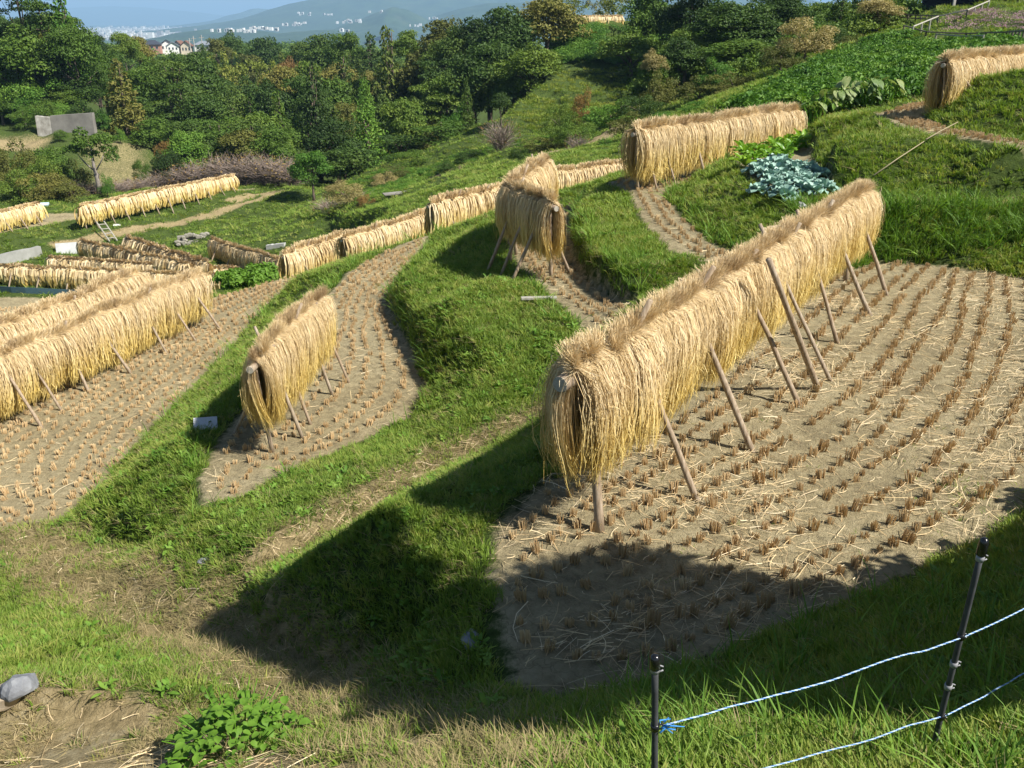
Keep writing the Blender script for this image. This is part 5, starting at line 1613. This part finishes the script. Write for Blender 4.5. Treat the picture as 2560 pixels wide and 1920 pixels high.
# ------------------------------------------------------------------ rope fence
M_post = flat_mat('fence_post', (0.065, 0.068, 0.072), 0.65, 18, (0.035, 0.036, 0.038), 0.15, spec=0.25)
M_cap = flat_mat('black_plastic', (0.008, 0.008, 0.009), 0.22, spec=0.6)
M_clip = flat_mat('grey_clip', (0.25, 0.25, 0.26), 0.5, spec=0.4)
m, nt_, b_ = new_mat('blue_white_rope')
c1 = ramp(nt_, attr(nt_, 't'), [(0.0, (0.04, 0.17, 0.46)), (0.45, (0.07, 0.25, 0.55)), (0.55, (0.36, 0.48, 0.62)), (1.0, (0.42, 0.54, 0.66))])
nt_.links.new(c1, b_.inputs['Base Color']); b_.inputs['Roughness'].default_value = 0.5; b_.inputs['Specular IOR Level'].default_value = 0.4
M_rope = m


def on_ray(px, py, Y): return np.array(P(px, py, Y))


def fence_post(label, top, base, attach):
    top = np.array(top); base = np.array(base); d = top - base; L = np.linalg.norm(d); ez = d / L
    root = thing('fence_post', label, 'fence post', base, 0, 'posts of the rope fence')
    mb = MB(); t = np.linspace(-.12, 1 - .05, 9)[:, None]
    mb.tube(d * t, 0.0095, 12); mb.build('shaft', M_post, root, smooth=True)
    mb = MB(); mb.tube([d * (1 - 0.07), d * (1 - .066), d * (1 - .02), d * (1 - .004), d], [.0105, .0145, .0145, .011, .004], 12); mb.build('cap', M_cap, root, smooth=True)
    sx = np.array([1, 0, 0.0]); sx = sx - ez * (sx @ ez); sx /= np.linalg.norm(sx)
    for f in attach:
        c = d * f; mb = MB()
        mb.tube([c - ez * .010, c + ez * .010], .0125, 12)
        for s in (-1, 1):
            mb.tube([c + ez * .011 * s, c + sx * .015 + ez * .010 * s, c + sx * .022 + ez * .006 * s], .0022, 6)
        mb.build('rope_clip', M_clip if f not in attach[:2] else M_cap, root, smooth=True)
    return lambda f: base + d * f + sx * .02


b2 = hit(932, 752); t2 = on_ray(985, 538, b2[1] - .10)
f2 = fence_post('slanting dark fence post with a shiny black cap, carrying both ropes', t2, b2, (.58, .19, .92, .45, .34))
t1 = on_ray(655, 655, 1.90); b1 = np.array([t1[0] + .05, t1[1] + .06, float(Zat(t1[0] + .05, t1[1] + .06))])
f1 = fence_post('dark fence post by the bottom edge where the blue rope is tied', t1, b1, (.62, .22, .93))
b3 = np.array([2.75, 3.25, float(Zat(2.75, 3.25))]); t3 = b3 + np.array([.0, -.05, .95])
f3 = fence_post('fence post beyond the picture edge that carries the ropes on', t3, b3, (.58, .19))
b0_ = np.array([-.9, 1.2, float(Zat(-.9, 1.2))])


def rope(label, pts, sag, seed):
    r = np.random.default_rng(seed); segs = []
    for a, b in zip(pts[:-1], pts[1:]):
        n = int(np.linalg.norm(np.array(b) - np.array(a)) / 0.006); t = np.linspace(0, 1, n, endpoint=False)[:, None]
        segs.append(np.array(a) + (np.array(b) - np.array(a)) * t - np.array([0, 0, sag]) * 4 * t * (1 - t))
    c = np.vstack(segs + [np.array([pts[-1]])]); n = len(c); s = np.arange(n) * .006
    c = c + np.stack([fbm(s * 6 + seed, s * 0, 2), fbm(s * 6 + seed + 50, s * 0, 2), fbm(s * 5 + seed + 90, s * 0, 2) * 1.6], -1) * 0.014
    tg = norm(np.gradient(c, axis=0)); s1 = norm(np.cross(tg, [0, 0, 1.0])); s2 = np.cross(tg, s1)
    mb = MB()
    for k in range(3):
        ph = s * 2 * PI / 0.032 + k * 2.094
        mb.tube(c + 0.0015 * (np.cos(ph)[:, None] * s1 + np.sin(ph)[:, None] * s2), 0.0013, 6, a=(1.0 if k else 0.0))
    tag(mb.build('rope', M_rope, smooth=True), label, 'rope', 'blue and white ropes of the fence')


rope('upper blue and white twisted rope strung between the dark posts', [f1(.62), f2(.58), f3(.58)], 0.012, 3)
rope('lower blue and white twisted rope near the grass by the slanting post', [f1(.22), f2(.19), f3(.19)], 0.012, 9)
# loose knot end at the near post
mb = MB(); a = f1(.62); r_ = np.random.default_rng(2)
for k in range(7):
    q = a + r_.normal(0, .006, 3); mb.tube([q, q + np.array([.02, 0, .01]) * r_.uniform(.3, 1.2) + r_.normal(0, .006, 3), q + np.array([.035, .0, .012]) * r_.uniform(.5, 1.2) + r_.normal(0, .01, 3)], [.003, .0025, .001], 5)
tag(mb.build('rope_knot', flat_mat('blue_rope', (0.05, 0.25, 0.6), 0.5), smooth=True), 'frayed bright blue rope knot tied to the post at the bottom edge', 'rope knot')

# ------------------------------------------------------------------ stones, planks and small things
M_stone = flat_mat('stone', (0.24, 0.25, 0.265), 0.85, 12, (0.13, 0.135, 0.15), 0.6)
M_sand = flat_mat('sandy_stone', (0.42, 0.35, 0.26), 0.9, 9, (0.28, 0.22, 0.15), 0.5)
M_white = flat_mat('white_sheet', (0.72, 0.73, 0.72), 0.6, 4, (0.55, 0.56, 0.55))
M_conc = flat_mat('concrete', (0.25, 0.235, 0.21), 0.9, 1.1, (0.15, 0.14, 0.125), 0.3)
M_plank = flat_mat('grey_plank', (0.42, 0.40, 0.34), 0.85, 8, (0.28, 0.26, 0.22), 0.2)


def stone(name, label, px, py, size, mat, flat=.6, seed=0, rz=None, cat='stone', up=0.2):
    r = np.random.default_rng(seed); p = hit(px, py)
    import bmesh
    bm = bmesh.new(); bmesh.ops.create_icosphere(bm, subdivisions=3, radius=1)
    pl = [(norm(r.normal(0, 1, 3)), r.uniform(.55, .85)) for _ in range(9)]
    for v in bm.verts:
        c = np.array(v.co)
        for n_, d_ in pl:
            e = c @ n_ - d_
            if e > 0: c = c - n_ * e
        c = c * (1 + .05 * math.sin(c[0] * 9) * math.cos(c[1] * 8 + c[2] * 5))
        v.co = Vector((c[0] * size, c[1] * size * .8, c[2] * size * flat))
    me = bpy.data.meshes.new(name); bm.to_mesh(me); bm.free(); me.materials.append(mat)
    o = link(name, me, loc=(p[0], p[1], p[2] + size * flat * up), rot=(r.normal(0, .15), r.normal(0, .15), r.random() * 6 if rz is None else rz))
    return tag(o, label, cat)


stone('boulder', 'blue-grey boulder at the picture edge above the straw litter', 22, 692, .14, M_stone, .8, 3, up=.45)
stone('boulder', 'sandy coloured block leaning against the blue-grey boulder', 8, 703, .17, M_sand, .6, 5, up=.4)
stone('stone', 'rounded grey stone half sunk in the shaded grass', 471, 642, .11, M_stone, .5, 7)
stone('stone', 'pale flat stone on the sunny spur of grass', 207, 561, .10, M_stone, .3, 9)
stone('stone', 'whitish stone on the grass behind the far end of the big rack', 798, 207, .16, flat_mat('pale_stone', (.5, .5, .5), .8, 8, (.36, .36, .36)), .6, 11)
stone('stone', 'pale boulder sunk in the grass close to the ridge of the big rack', 776, 229, .17, M_sand, .4, 13)


def slab(name, label, cat, px, py, size, mat, rz, tilt=(0, 0), lift=.02):
    p = hit(px, py); mb = MB(); a, b, c = size
    mb.box(-a / 2, a / 2, -b / 2, b / 2, -c / 2, c / 2)
    return tag(mb.build(name, mat, loc=(p[0], p[1], p[2] + lift), rot=(tilt[0], tilt[1], rz)), label, cat)


slab('stone_slab', 'flat bluish slab lying in the shade of the lone short rack', 'stone slab', 206, 428, (.30, .24, .05), flat_mat('slab', (.5, .52, .54), .8, 8, (.42, .44, .46)), .3, (.35, .05), .05)
slab('plank', 'weathered plank lying on the grass mound by the narrow strip', 'plank', 539, 301, (.55, .10, .03), M_plank, .08, (0, 0), .05)
slab('board', 'long whitish board lying on the grass beyond the racks', 'board', 396, 195, (1.5, .35, .05), M_conc, .55, (.2, 0), .10)
slab('plastic_sheet', 'crumpled white plastic sheet at the end of the shaded racks', 'plastic sheet', 72, 253, (1.7, .1, .8), flat_mat('sheeting', (.55, .56, .55), .7, 3, (.40, .41, .41), .3), .35, (-.35, 0), .25)
slab('plastic_sheet', 'small pale blue sheet beside the rack cut off by the edge', 'plastic sheet', 42, 206, (.9, .5, .12), flat_mat('pale_blue', (.5, .62, .68), .5), .2, (.2, 0), .1)
slab('board', 'short white board on the bank under the upper basin rack', 'board', 117, 212, (.8, .5, .05), M_white, .2, (.3, .1), .1)
slab('stone', 'scrap of white sheet on the grass above the ladder', 'scrap', 117, 226, (.45, .25, .05), M_white, .2, (.3, .1), .05)


def wallpx(name, label, cat, a, b, h, th, mat, Yb=0):
    pa, pb = (np.array(P(*a, Yb)), np.array(P(*b, Yb))) if Yb else (hit(*a), hit(*b)); d = pb - pa; L = math.hypot(d[0], d[1]); mb = MB(); n = 9
    r = np.random.default_rng(abs(int(a[0])) + 5)
    mb2 = MB(); t = np.linspace(0, 1, n)
    top = h * (1 + r.normal(0, .03 if h < 1.5 else .006, n))
    V = [];
    for k in range(n):
        z = d[2] * t[k]
        V += [(L * t[k], 0, z - .5), (L * t[k], .12 * h, z + top[k]), (L * t[k], .12 * h + th, z + top[k]), (L * t[k], .12 * h + th, z - .5)]
    Q = []
    for k in range(n - 1):
        for j in range(4): Q.append((k * 4 + j, k * 4 + (j + 1) % 4, k * 4 + 4 + (j + 1) % 4, k * 4 + 4 + j))
    Q += [(0, 3, 2, 1), (n * 4 - 4, n * 4 - 3, n * 4 - 2, n * 4 - 1)]
    mb.add(V, Q)
    return tag(mb.build(name, mat, loc=pa, rot=(0, 0, math.atan2(d[1], d[0]))), label, cat)


wallpx('retaining_wall', 'long grey concrete retaining wall under the wooded hill', 'retaining wall', (52, 133), (94, 130), 1.65, .5, M_conc, 93.0)
wallpx('retaining_wall', 'whitewashed stone wall section adjoining the long grey retaining wall', 'retaining wall', (37, 131.5), (51.8, 133), 1.5, .5, flat_mat('whitewash', (.5, .48, .43), .9, 2.2, (.22, .2, .17), .4), 93.0)
wallpx('retaining_wall', 'low pale concrete wall at the picture edge above the basin racks', 'retaining wall', (-20, 268), (43, 255), .5, .3, flat_mat('pale_concrete', (.33, .33, .31), .9, 2, (.24, .24, .22)))
wallpx('retaining_wall', 'small pale concrete wall beside the descending racks', 'retaining wall', (266, 250), (284, 248), .25, .25, flat_mat('pale_concrete', (.48, .48, .46), .9, 2, (.38, .38, .36)))
# rubble facing
p = hit(176, 248); mbs = MB(); r_ = np.random.default_rng(15)
root = thing('stone_facing', 'patch of dry stone facing on the grass bank above the shaded racks', 'stone wall', p, .25)
for i in range(26):
    import bmesh
    x, z = r_.uniform(0, 2.0), r_.uniform(.0, .7)
    bm = bmesh.new(); bmesh.ops.create_icosphere(bm, subdivisions=1, radius=1)
    Vv = np.array([v.co[:] for v in bm.verts]) * np.array([r_.uniform(.14, .26), .14, r_.uniform(.10, .17)]) + np.array([x, z * .5 + .05, z]); Tt = np.array([[v.index for v in f.verts] for f in bm.faces]); bm.free()
    mbs.add(Vv, None, Tt)
mbs.box(0.1, 1.9, .45, .8, -.3, .6)
mbs.build('stones', flat_mat('pale_rubble', (.32, .30, .25), .9, 4, (.18, .17, .14), .3), root)
# ladder on the bank
p = hit(110, 243); root = thing('ladder', 'small pale wooden ladder lying on the basin bank', 'ladder', p, .45)
mb = MB(); mb.tube([(0, 0, .1), (-.55, 1.6, 1.1)], .045, 6); mb.build('rail', M_plank, root); mb = MB(); mb.tube([(.45, 0, .1), (-.1, 1.6, 1.1)], .045, 6); mb.build('rail', M_plank, root)
for k in range(4):
    t = .15 + k * .23; mb = MB(); mb.tube([(-.55 * t, 1.6 * t, .12 + t), (.45 - .55 * t, 1.6 * t, .12 + t)], .035, 6); mb.build('rung', M_plank, root)
# blue net along the front of the basin rack
p = [hit(x, 291 + (x + 30) * .045) for x in range(-30, 111, 14)]
mb = MB(); V = []; Q = []
for q in p: V += [(q[0], q[1], q[2] - .05), (q[0], q[1], q[2] + .32), (q[0], q[1] + .03, q[2] + .32), (q[0], q[1] + .03, q[2] - .05)]
for k in range(len(p) - 1):
    for j in range(4): Q.append((k * 4 + j, k * 4 + (j + 1) % 4, k * 4 + 4 + (j + 1) % 4, k * 4 + 4 + j))
mb.add(V, Q); tag(mb.build('net_fence', flat_mat('blue_net', (.03, .06, .075), .8, 40, (.05, .10, .12))), 'low dark blue net fence below the front basin rack', 'net fence')
# two bamboo canes leaning on the bank beyond the big rack
for lb, a, b in (('bamboo cane lying against the grass bank beyond the big rack, lower of two', (872, 187), (922, 153)), ('slim pale bamboo cane lying higher on the grass bank, upper of two', (924, 151), (956, 133))):
    pa, pb = hit(*a), hit(*b); mb = MB(); mb.tube([pa + np.array([0, 0, .2]), (pa + pb) / 2 + np.array([0, 0, .21]), pb + np.array([0, 0, .2])], [.012, .010, .008], 7)
    tag(mb.build('bamboo_cane', flat_mat('cane', (.30, .25, .15), .6), smooth=True), lb, 'bamboo cane')
# leafy bush below the descending racks
for lb, px, py, w, Y, mt in (('yellow-green leafy bush at the end of the front long rack', 234, 271, 36, 21.5, M_weed), ('green leafy bush at the foot of the descending racks', 258, 265, 34, 23.5, M_weed)):
    V, Q, TV, TF, W_, H_ = TM[('shrub', 0)] if ('shrub', 0) in TM else make_kind('shrub', 3)
    X, _, zt = P(px, py, Y); zb = float(Zat(X, Y)); H = max(zt - zb, .5); ww = w / FPX * (Y * CP - zt * SP)
    root = thing('shrub', lb, 'shrub', (X, Y, zt - H), 1.0)
    r_ = np.random.default_rng(px); blb = [(r_.normal(0, .22) * ww, r_.normal(0, .2), H * r_.uniform(.3, .85), .22 * ww, .2 * H) for _ in range(14)]
    V, Q = crown_from_blobs(r_, blb, 5200, .07)
    link('leaves', mk_mesh('leaves', V, Q, [mt], {'t': np.zeros(len(V))}), root); mb = MB()
    for k in range(6): mb.tube([(0, 0, -.1), blb[k][:3]], [.02, .008], 5)
    mb.build('stems', M_bark, root)

# ------------------------------------------------------------------ wooden fences and the dark shed at the top right
M_fwood = flat_mat('fence_wood', (.20, .17, .13), .9, 5, (.11, .09, .07), .3)


def rail_fence(label, pts, h=.8, rails=(.75,), step=1.6, mat=None):
    pw = [hit(*p) if len(p) == 2 else np.array(p) for p in pts]
    root = thing('wooden_fence', label, 'fence', pw[0]); o = pw[0]
    for a, b in zip(pw[:-1], pw[1:]):
        L = np.linalg.norm((b - a)[:2]); n = max(1, int(round(L / step)))
        for k in range(n + 1):
            q = a + (b - a) * k / n; z = q[2]
            mb = MB(); mb.tube([(q[0] - o[0], q[1] - o[1], z - o[2] - .5), (q[0] - o[0], q[1] - o[1], z - o[2] + h)], .045, 7); mb.build('post', mat or M_fwood, root)
        for rh in rails:
            K = 8; q = a + (b - a) * np.linspace(0, 1, K)[:, None]; z = q[:, 2]
            mb = MB(); mb.tube(np.column_stack([q[:, :2], z + rh]) - o, .038, 6); mb.build('rail', mat or M_fwood, root)


rail_fence('dark wooden rail fence along the lower side of the pink flower patch', [(903, 33), (925, 40), (965, 42), (1005, 41), (1060, 42)], .42, (.38,), 1.5)
rail_fence('short pale-railed fence in front of the pink flower patch', [(935, 42), (960, 44), (982, 44)], .40, (.06, .36), 1.2, M_plank)
rail_fence('upper wooden fence beside the golden-leaved tree', [(893, 20), (915, 22), (937, 23)], .42, (.38, .2), 1.2)
rail_fence('slanting handrail climbing towards the dark shed', [(912, 35), (937, 24), (966, 18), (988, 8)], .42, (.4,), 2.2, M_plank)
# shed
Ys = 60.0
pa = np.array(P(968, 14, Ys)); pb = np.array(P(1090, 15, Ys)); zf = pa[2] + .2
root = thing('shed', 'dark open-sided shed on a dark base at the top corner', 'shed', (pa[0], Ys, zf)); Ls = pb[0] - pa[0]
M_dk = flat_mat('dark_board', (.03, .033, .04), .8, 3, (.02, .022, .028)); M_lt = flat_mat('shed_post', (.45, .42, .38), .8)
mb = MB(); mb.box(3.0, Ls, 0, .25, -2.5, 0.55); mb.build('base_wall', M_dk, root)
mb = MB(); mb.box(-1.0, 3.0, .5, .7, -1.5, .1); mb.build('base_wall', M_dk, root)
mb = MB(); mb.box(-1, Ls, 4.5, 4.7, -1, 2.6); mb.build('rear_wall', M_dk, root)
mb = MB(); mb.box(-1.4, Ls + .4, -.4, 5.2, 2.6, 2.8); mb.build('roof', M_dk, root)
mb = MB(); mb.box(-1, Ls, .26, 4.5, -.1, .0); mb.build('floor_slab', M_conc, root)
for x in (-.9, 3.4, 4.4, 8.0): mb = MB(); mb.box(x, x + .14, .26, .40, .0, 2.6); mb.build('post', M_lt, root)

# ------------------------------------------------------------------ houses on the far ridge
M_cream = flat_mat('cream_wall', (.62, .54, .42), .8); M_pink = flat_mat('brick_wall', (.42, .22, .16), .8); M_wht = flat_mat('white_wall', (.75, .74, .70), .8)
M_roofd = flat_mat('dark_roof', (.045, .05, .065), .6); M_roofg = flat_mat('grey_roof', (.20, .22, .25), .6); M_roofr = flat_mat('brown_roof', (.16, .085, .06), .7)
M_win = flat_mat('window_glass', (.04, .05, .06), .2, spec=.6)


def house(label, px, py, wpx, Y, wm, rm, hh=6.5, rz=.2, gable=True):
    X, _, zt = P(px, py, Y); w = wpx / FPX * Y * .95; d = w * .8
    zb = zt - hh
    root = thing('house', label, 'house', (X, Y, zb), rz, 'houses on the far ridge')
    eh = hh * .68
    mb = MB(); mb.box(-w / 2, w / 2, -d / 2, d / 2, -8, eh)
    if gable: mb.add([(-w / 2, -d / 2, eh), (w / 2, -d / 2, eh), (0, -d / 2, hh * .97), (-w / 2, d / 2, eh), (w / 2, d / 2, eh), (0, d / 2, hh * .97)], None, [(0, 1, 2), (3, 5, 4)])
    mb.build('wall', wm, root)
    mb = MB(); e = .6
    if gable:
        for s in (-1, 1):
            V = [(s * (w / 2 + e), -d / 2 - e, eh - .35), (0, -d / 2 - e, hh), (0, d / 2 + e, hh), (s * (w / 2 + e), d / 2 + e, eh - .35)]
            V += [(a, b, c + .28) for a, b, c in V]
            mb.add(V, [(0, 1, 2, 3), (4, 7, 6, 5), (0, 4, 5, 1), (1, 5, 6, 2), (2, 6, 7, 3), (3, 7, 4, 0)])
    else:
        V = [(-w / 2 - e, -d / 2 - e, eh), (w / 2 + e, -d / 2 - e, eh), (w / 2 + e, d / 2 + e, eh), (-w / 2 - e, d / 2 + e, eh), (-w * .2, 0, hh), (w * .2, 0, hh)]
        mb.add(V, [(0, 1, 5, 4), (2, 3, 4, 5), (0, 3, 2, 1)], [(1, 2, 5), (3, 0, 4)])
    mb.build('roof', rm, root)
    for k in range(3):
        x = -w * .3 + k * w * .3; mb = MB(); mb.box(x - w * .07, x + w * .07, -d / 2 - .06, -d / 2 + .02, eh * .55, eh * .82); wn = mb.build('window', M_win, root); mb = MB(); mb.box(x - w * .085, x + w * .085, -d / 2 - .10, -d / 2 - .062, eh * .515, eh * .545); mb.build('sill', M_lt, wn)
    return root


house('house with a dark roof and pale wall beside the olive skyline tree', 141, 41, 14, 520, M_wht, M_roofd, 6.5, .3, False)
house('reddish-brown house with a dark roof behind the wood', 152, 40, 15, 515, M_pink, M_roofd, 7, .2, False)
house('white gabled house in the middle of the distant row', 166, 40, 13, 525, M_wht, M_roofd, 7, .35)
house('white gabled house with a lower roof just beside the first white one', 172, 42, 11, 512, M_wht, M_roofg, 6, .35)
house('cream gabled house with brown roof in the distant row', 179, 41, 10, 520, M_cream, M_roofr, 7.5, -.2)
house('pinkish cream house with a gable at the end of the distant row', 186, 41, 10, 518, M_cream, M_roofr, 7.5, .1)
house('low white-walled house with a broad grey roof by the yellow-tinged tree', 203, 41, 15, 520, M_wht, M_roofg, 6, .1, False)
for i, (px, py, lb) in enumerate(((193, 36, 'slim pale utility pole between the houses of the distant row'), (201, 35, 'tallest utility pole beside the broad grey roof'), (189, 38, 'short utility pole by the pinkish cream house'))):
    X, _, zt = P(px, py, 505); root = thing('utility_pole', lb, 'utility pole', (X, 505, zt - 14)); mb = MB(); mb.tube([(0, 0, 0), (0, 0, 14)], .22, 6); mb.build('mast', M_lt, root)
    mb = MB(); mb.box(-1.2, 1.2, -.1, .1, 12.6, 12.9); mb.build('crossarm', M_lt, root)

# ------------------------------------------------------------------ far hills, town and air
def hill_mat(name, a, b, c):
    m, nt, bs = new_mat(name)
    nz = noise(nt, .012, 6, .65); n2 = noise(nt, .0035, 4)
    col = ramp(nt, nz, [(.35, a), (.55, b), (.7, c)])
    nt.links.new(mixc(nt, math_(nt, 'MULTIPLY_ADD', n2, 5, -3.2, clamp=True), col, (.13, .13, .08)), bs.inputs['Base Color'])
    return m


M_hill = hill_mat('hill_forest', (.02, .04, .014), (.035, .065, .02), (.06, .085, .03))


def mountain(label, prof, Y, depth, base=-72, seed=0, rough=1.0):
    pr = np.array(prof, float); n = 260; px = np.linspace(pr[0, 0], pr[-1, 0], n); py = np.interp(px, pr[:, 0], pr[:, 1])
    k = np.ones(9) / 9; py = np.convolve(np.pad(py, 4, 'edge'), k, 'valid')
    dd = np.array([P(a, b, Y) for a, b in zip(px, py)]); m = 41; v = np.linspace(-1, 1, m)
    hgt = np.maximum(dd[:, 2] - base, 0)[:, None]
    X = dd[:, 0:1] + 0 * v[None]; Yv = Y + v[None] * depth + 0 * X
    prf = (1 - np.abs(v) ** 1.35)[None]
    nz = fbm(X / (depth * .32) + seed, Yv / (depth * .32), 5)
    Z = base + hgt * prf * (1 + nz * 1.1 * np.abs(v)[None] ** .5 * rough) + fbm(X / 60 + seed, Yv / 60, 3) * 9 * prf
    V = np.stack([X, Yv, Z], -1).reshape(-1, 3)
    i = np.arange(n - 1)[:, None] * m; j = np.arange(m - 1)[None]
    Q = np.stack([i + j, i + m + j, i + m + j + 1, i + j + 1], -1).reshape(-1, 4)
    tag(link('mountain', mk_mesh('mountain', V, Q, [M_hill], smooth=True)), label, kind='structure')


mountain('high wooded mountain running off the top of the view', [(120, 38), (168, 31), (202, 27), (241, 21), (264, 14), (295, 4), (327, -2), (380, -10), (430, -8), (500, -2), (560, -12), (650, -14), (800, 0), (950, 30)], 6200, 1500, seed=3)
mountain('low wooded spur in front of the high mountain', [(162, 38), (178, 33), (210, 29), (245, 30), (280, 33), (330, 30), (380, 36)], 3200, 500, seed=8, rough=.5)
mountain('dome-shaped wooded hill before the high mountain', [(310, 36), (340, 27), (373, 15), (394, 7), (410, 11), (433, 22), (460, 34)], 4200, 600, seed=12, rough=.5)
mountain('broad hill between the dome and the skyline trees', [(400, 34), (433, 17), (457, 9), (488, 3), (530, 3), (575, 12), (640, 24)], 4400, 700, seed=17, rough=.5)
mountain('pale mountain slope behind the high mountain', [(150, 30), (218, 21), (240, 14), (257, 8), (275, 12), (330, 20)], 9500, 1500, seed=22)
mountain('faint far mountain range on the horizon beyond the town', [(-200, 15), (-60, 12), (0, 9), (67, 8), (109, 6), (150, 8), (200, 13), (260, 20)], 17000, 2500, seed=27)
# town
r_ = np.random.default_rng(50); mb = MB()
for k in range(1500):
    Y = r_.uniform(3300, 8500); px = r_.uniform(70, 215); X = (px - 512) / FPX * Y * .93
    w, d, h = r_.uniform(6, 26), r_.uniform(6, 26), r_.uniform(4, 11) * (2.5 if r_.random() < .06 else 1)
    z = float(Zat(X, Y)); mb.box(X - w / 2, X + w / 2, Y - d / 2, Y + d / 2, z - 3, z + h, a=r_.random())
m, nt_, b_ = new_mat('town_walls'); nt_.links.new(ramp(nt_, attr(nt_, 't'), [(0, (.25, .25, .26)), (.5, (.6, .58, .55)), (1, (.8, .8, .78))]), b_.inputs['Base Color'])
tag(mb.build('distant_town', m), 'hazy pale town spread over the plain', kind='stuff')
mb = MB()
for (px, py, Y) in ((303, 13, 5000), (305, 14, 5000), (328, 14, 5000), (297, 25, 3900), (299, 23, 3900), (262, 28, 3000), (257, 28, 3000), (223, 30, 2900), (228, 30, 2900), (236, 30, 2900), (244, 31, 2900), (285, 24, 4000), (272, 29, 3000), (352, 21, 3950), (358, 20, 3950), (345, 22, 3950), (434, 18, 4000), (420, 25, 3900), (375, 11, 4000), (345, 30, 3000)):
    for k in range(4):
        X, Y_, z = P(px + r_.normal(0, 4.5), py + r_.normal(0, .5), Y * .93); w = r_.uniform(1.5, 5.5)
        mb.box(X - w, X + w, Y_ - 8, Y_ + 8, z - 5, z + r_.uniform(2, 4), a=r_.uniform(.4, 1))
tag(mb.build('distant_buildings', m), 'white buildings scattered on the hazy hills', kind='stuff')

# air
hz = bpy.data.materials.new('haze'); hz.use_nodes = True; nt_ = hz.node_tree
for n_ in list(nt_.nodes):
    if n_.type != 'OUTPUT_MATERIAL': nt_.nodes.remove(n_)
pv = nt_.nodes.new('ShaderNodeVolumePrincipled')
pv.inputs['Color'].default_value = (0.42, 0.69, 1.0, 1)
pv.inputs['Density'].default_value = 1.6e-4
pv.inputs['Anisotropy'].default_value = 0.0
nt_.links.new(pv.outputs[0], nt_.nodes['Material Output'].inputs['Volume'])
mb = MB(); mb.box(-26500, 26500, -2000, 31500, -90, 420)
tag(mb.build('haze', hz), 'thin bluish haze over the valley and plain', kind='stuff')
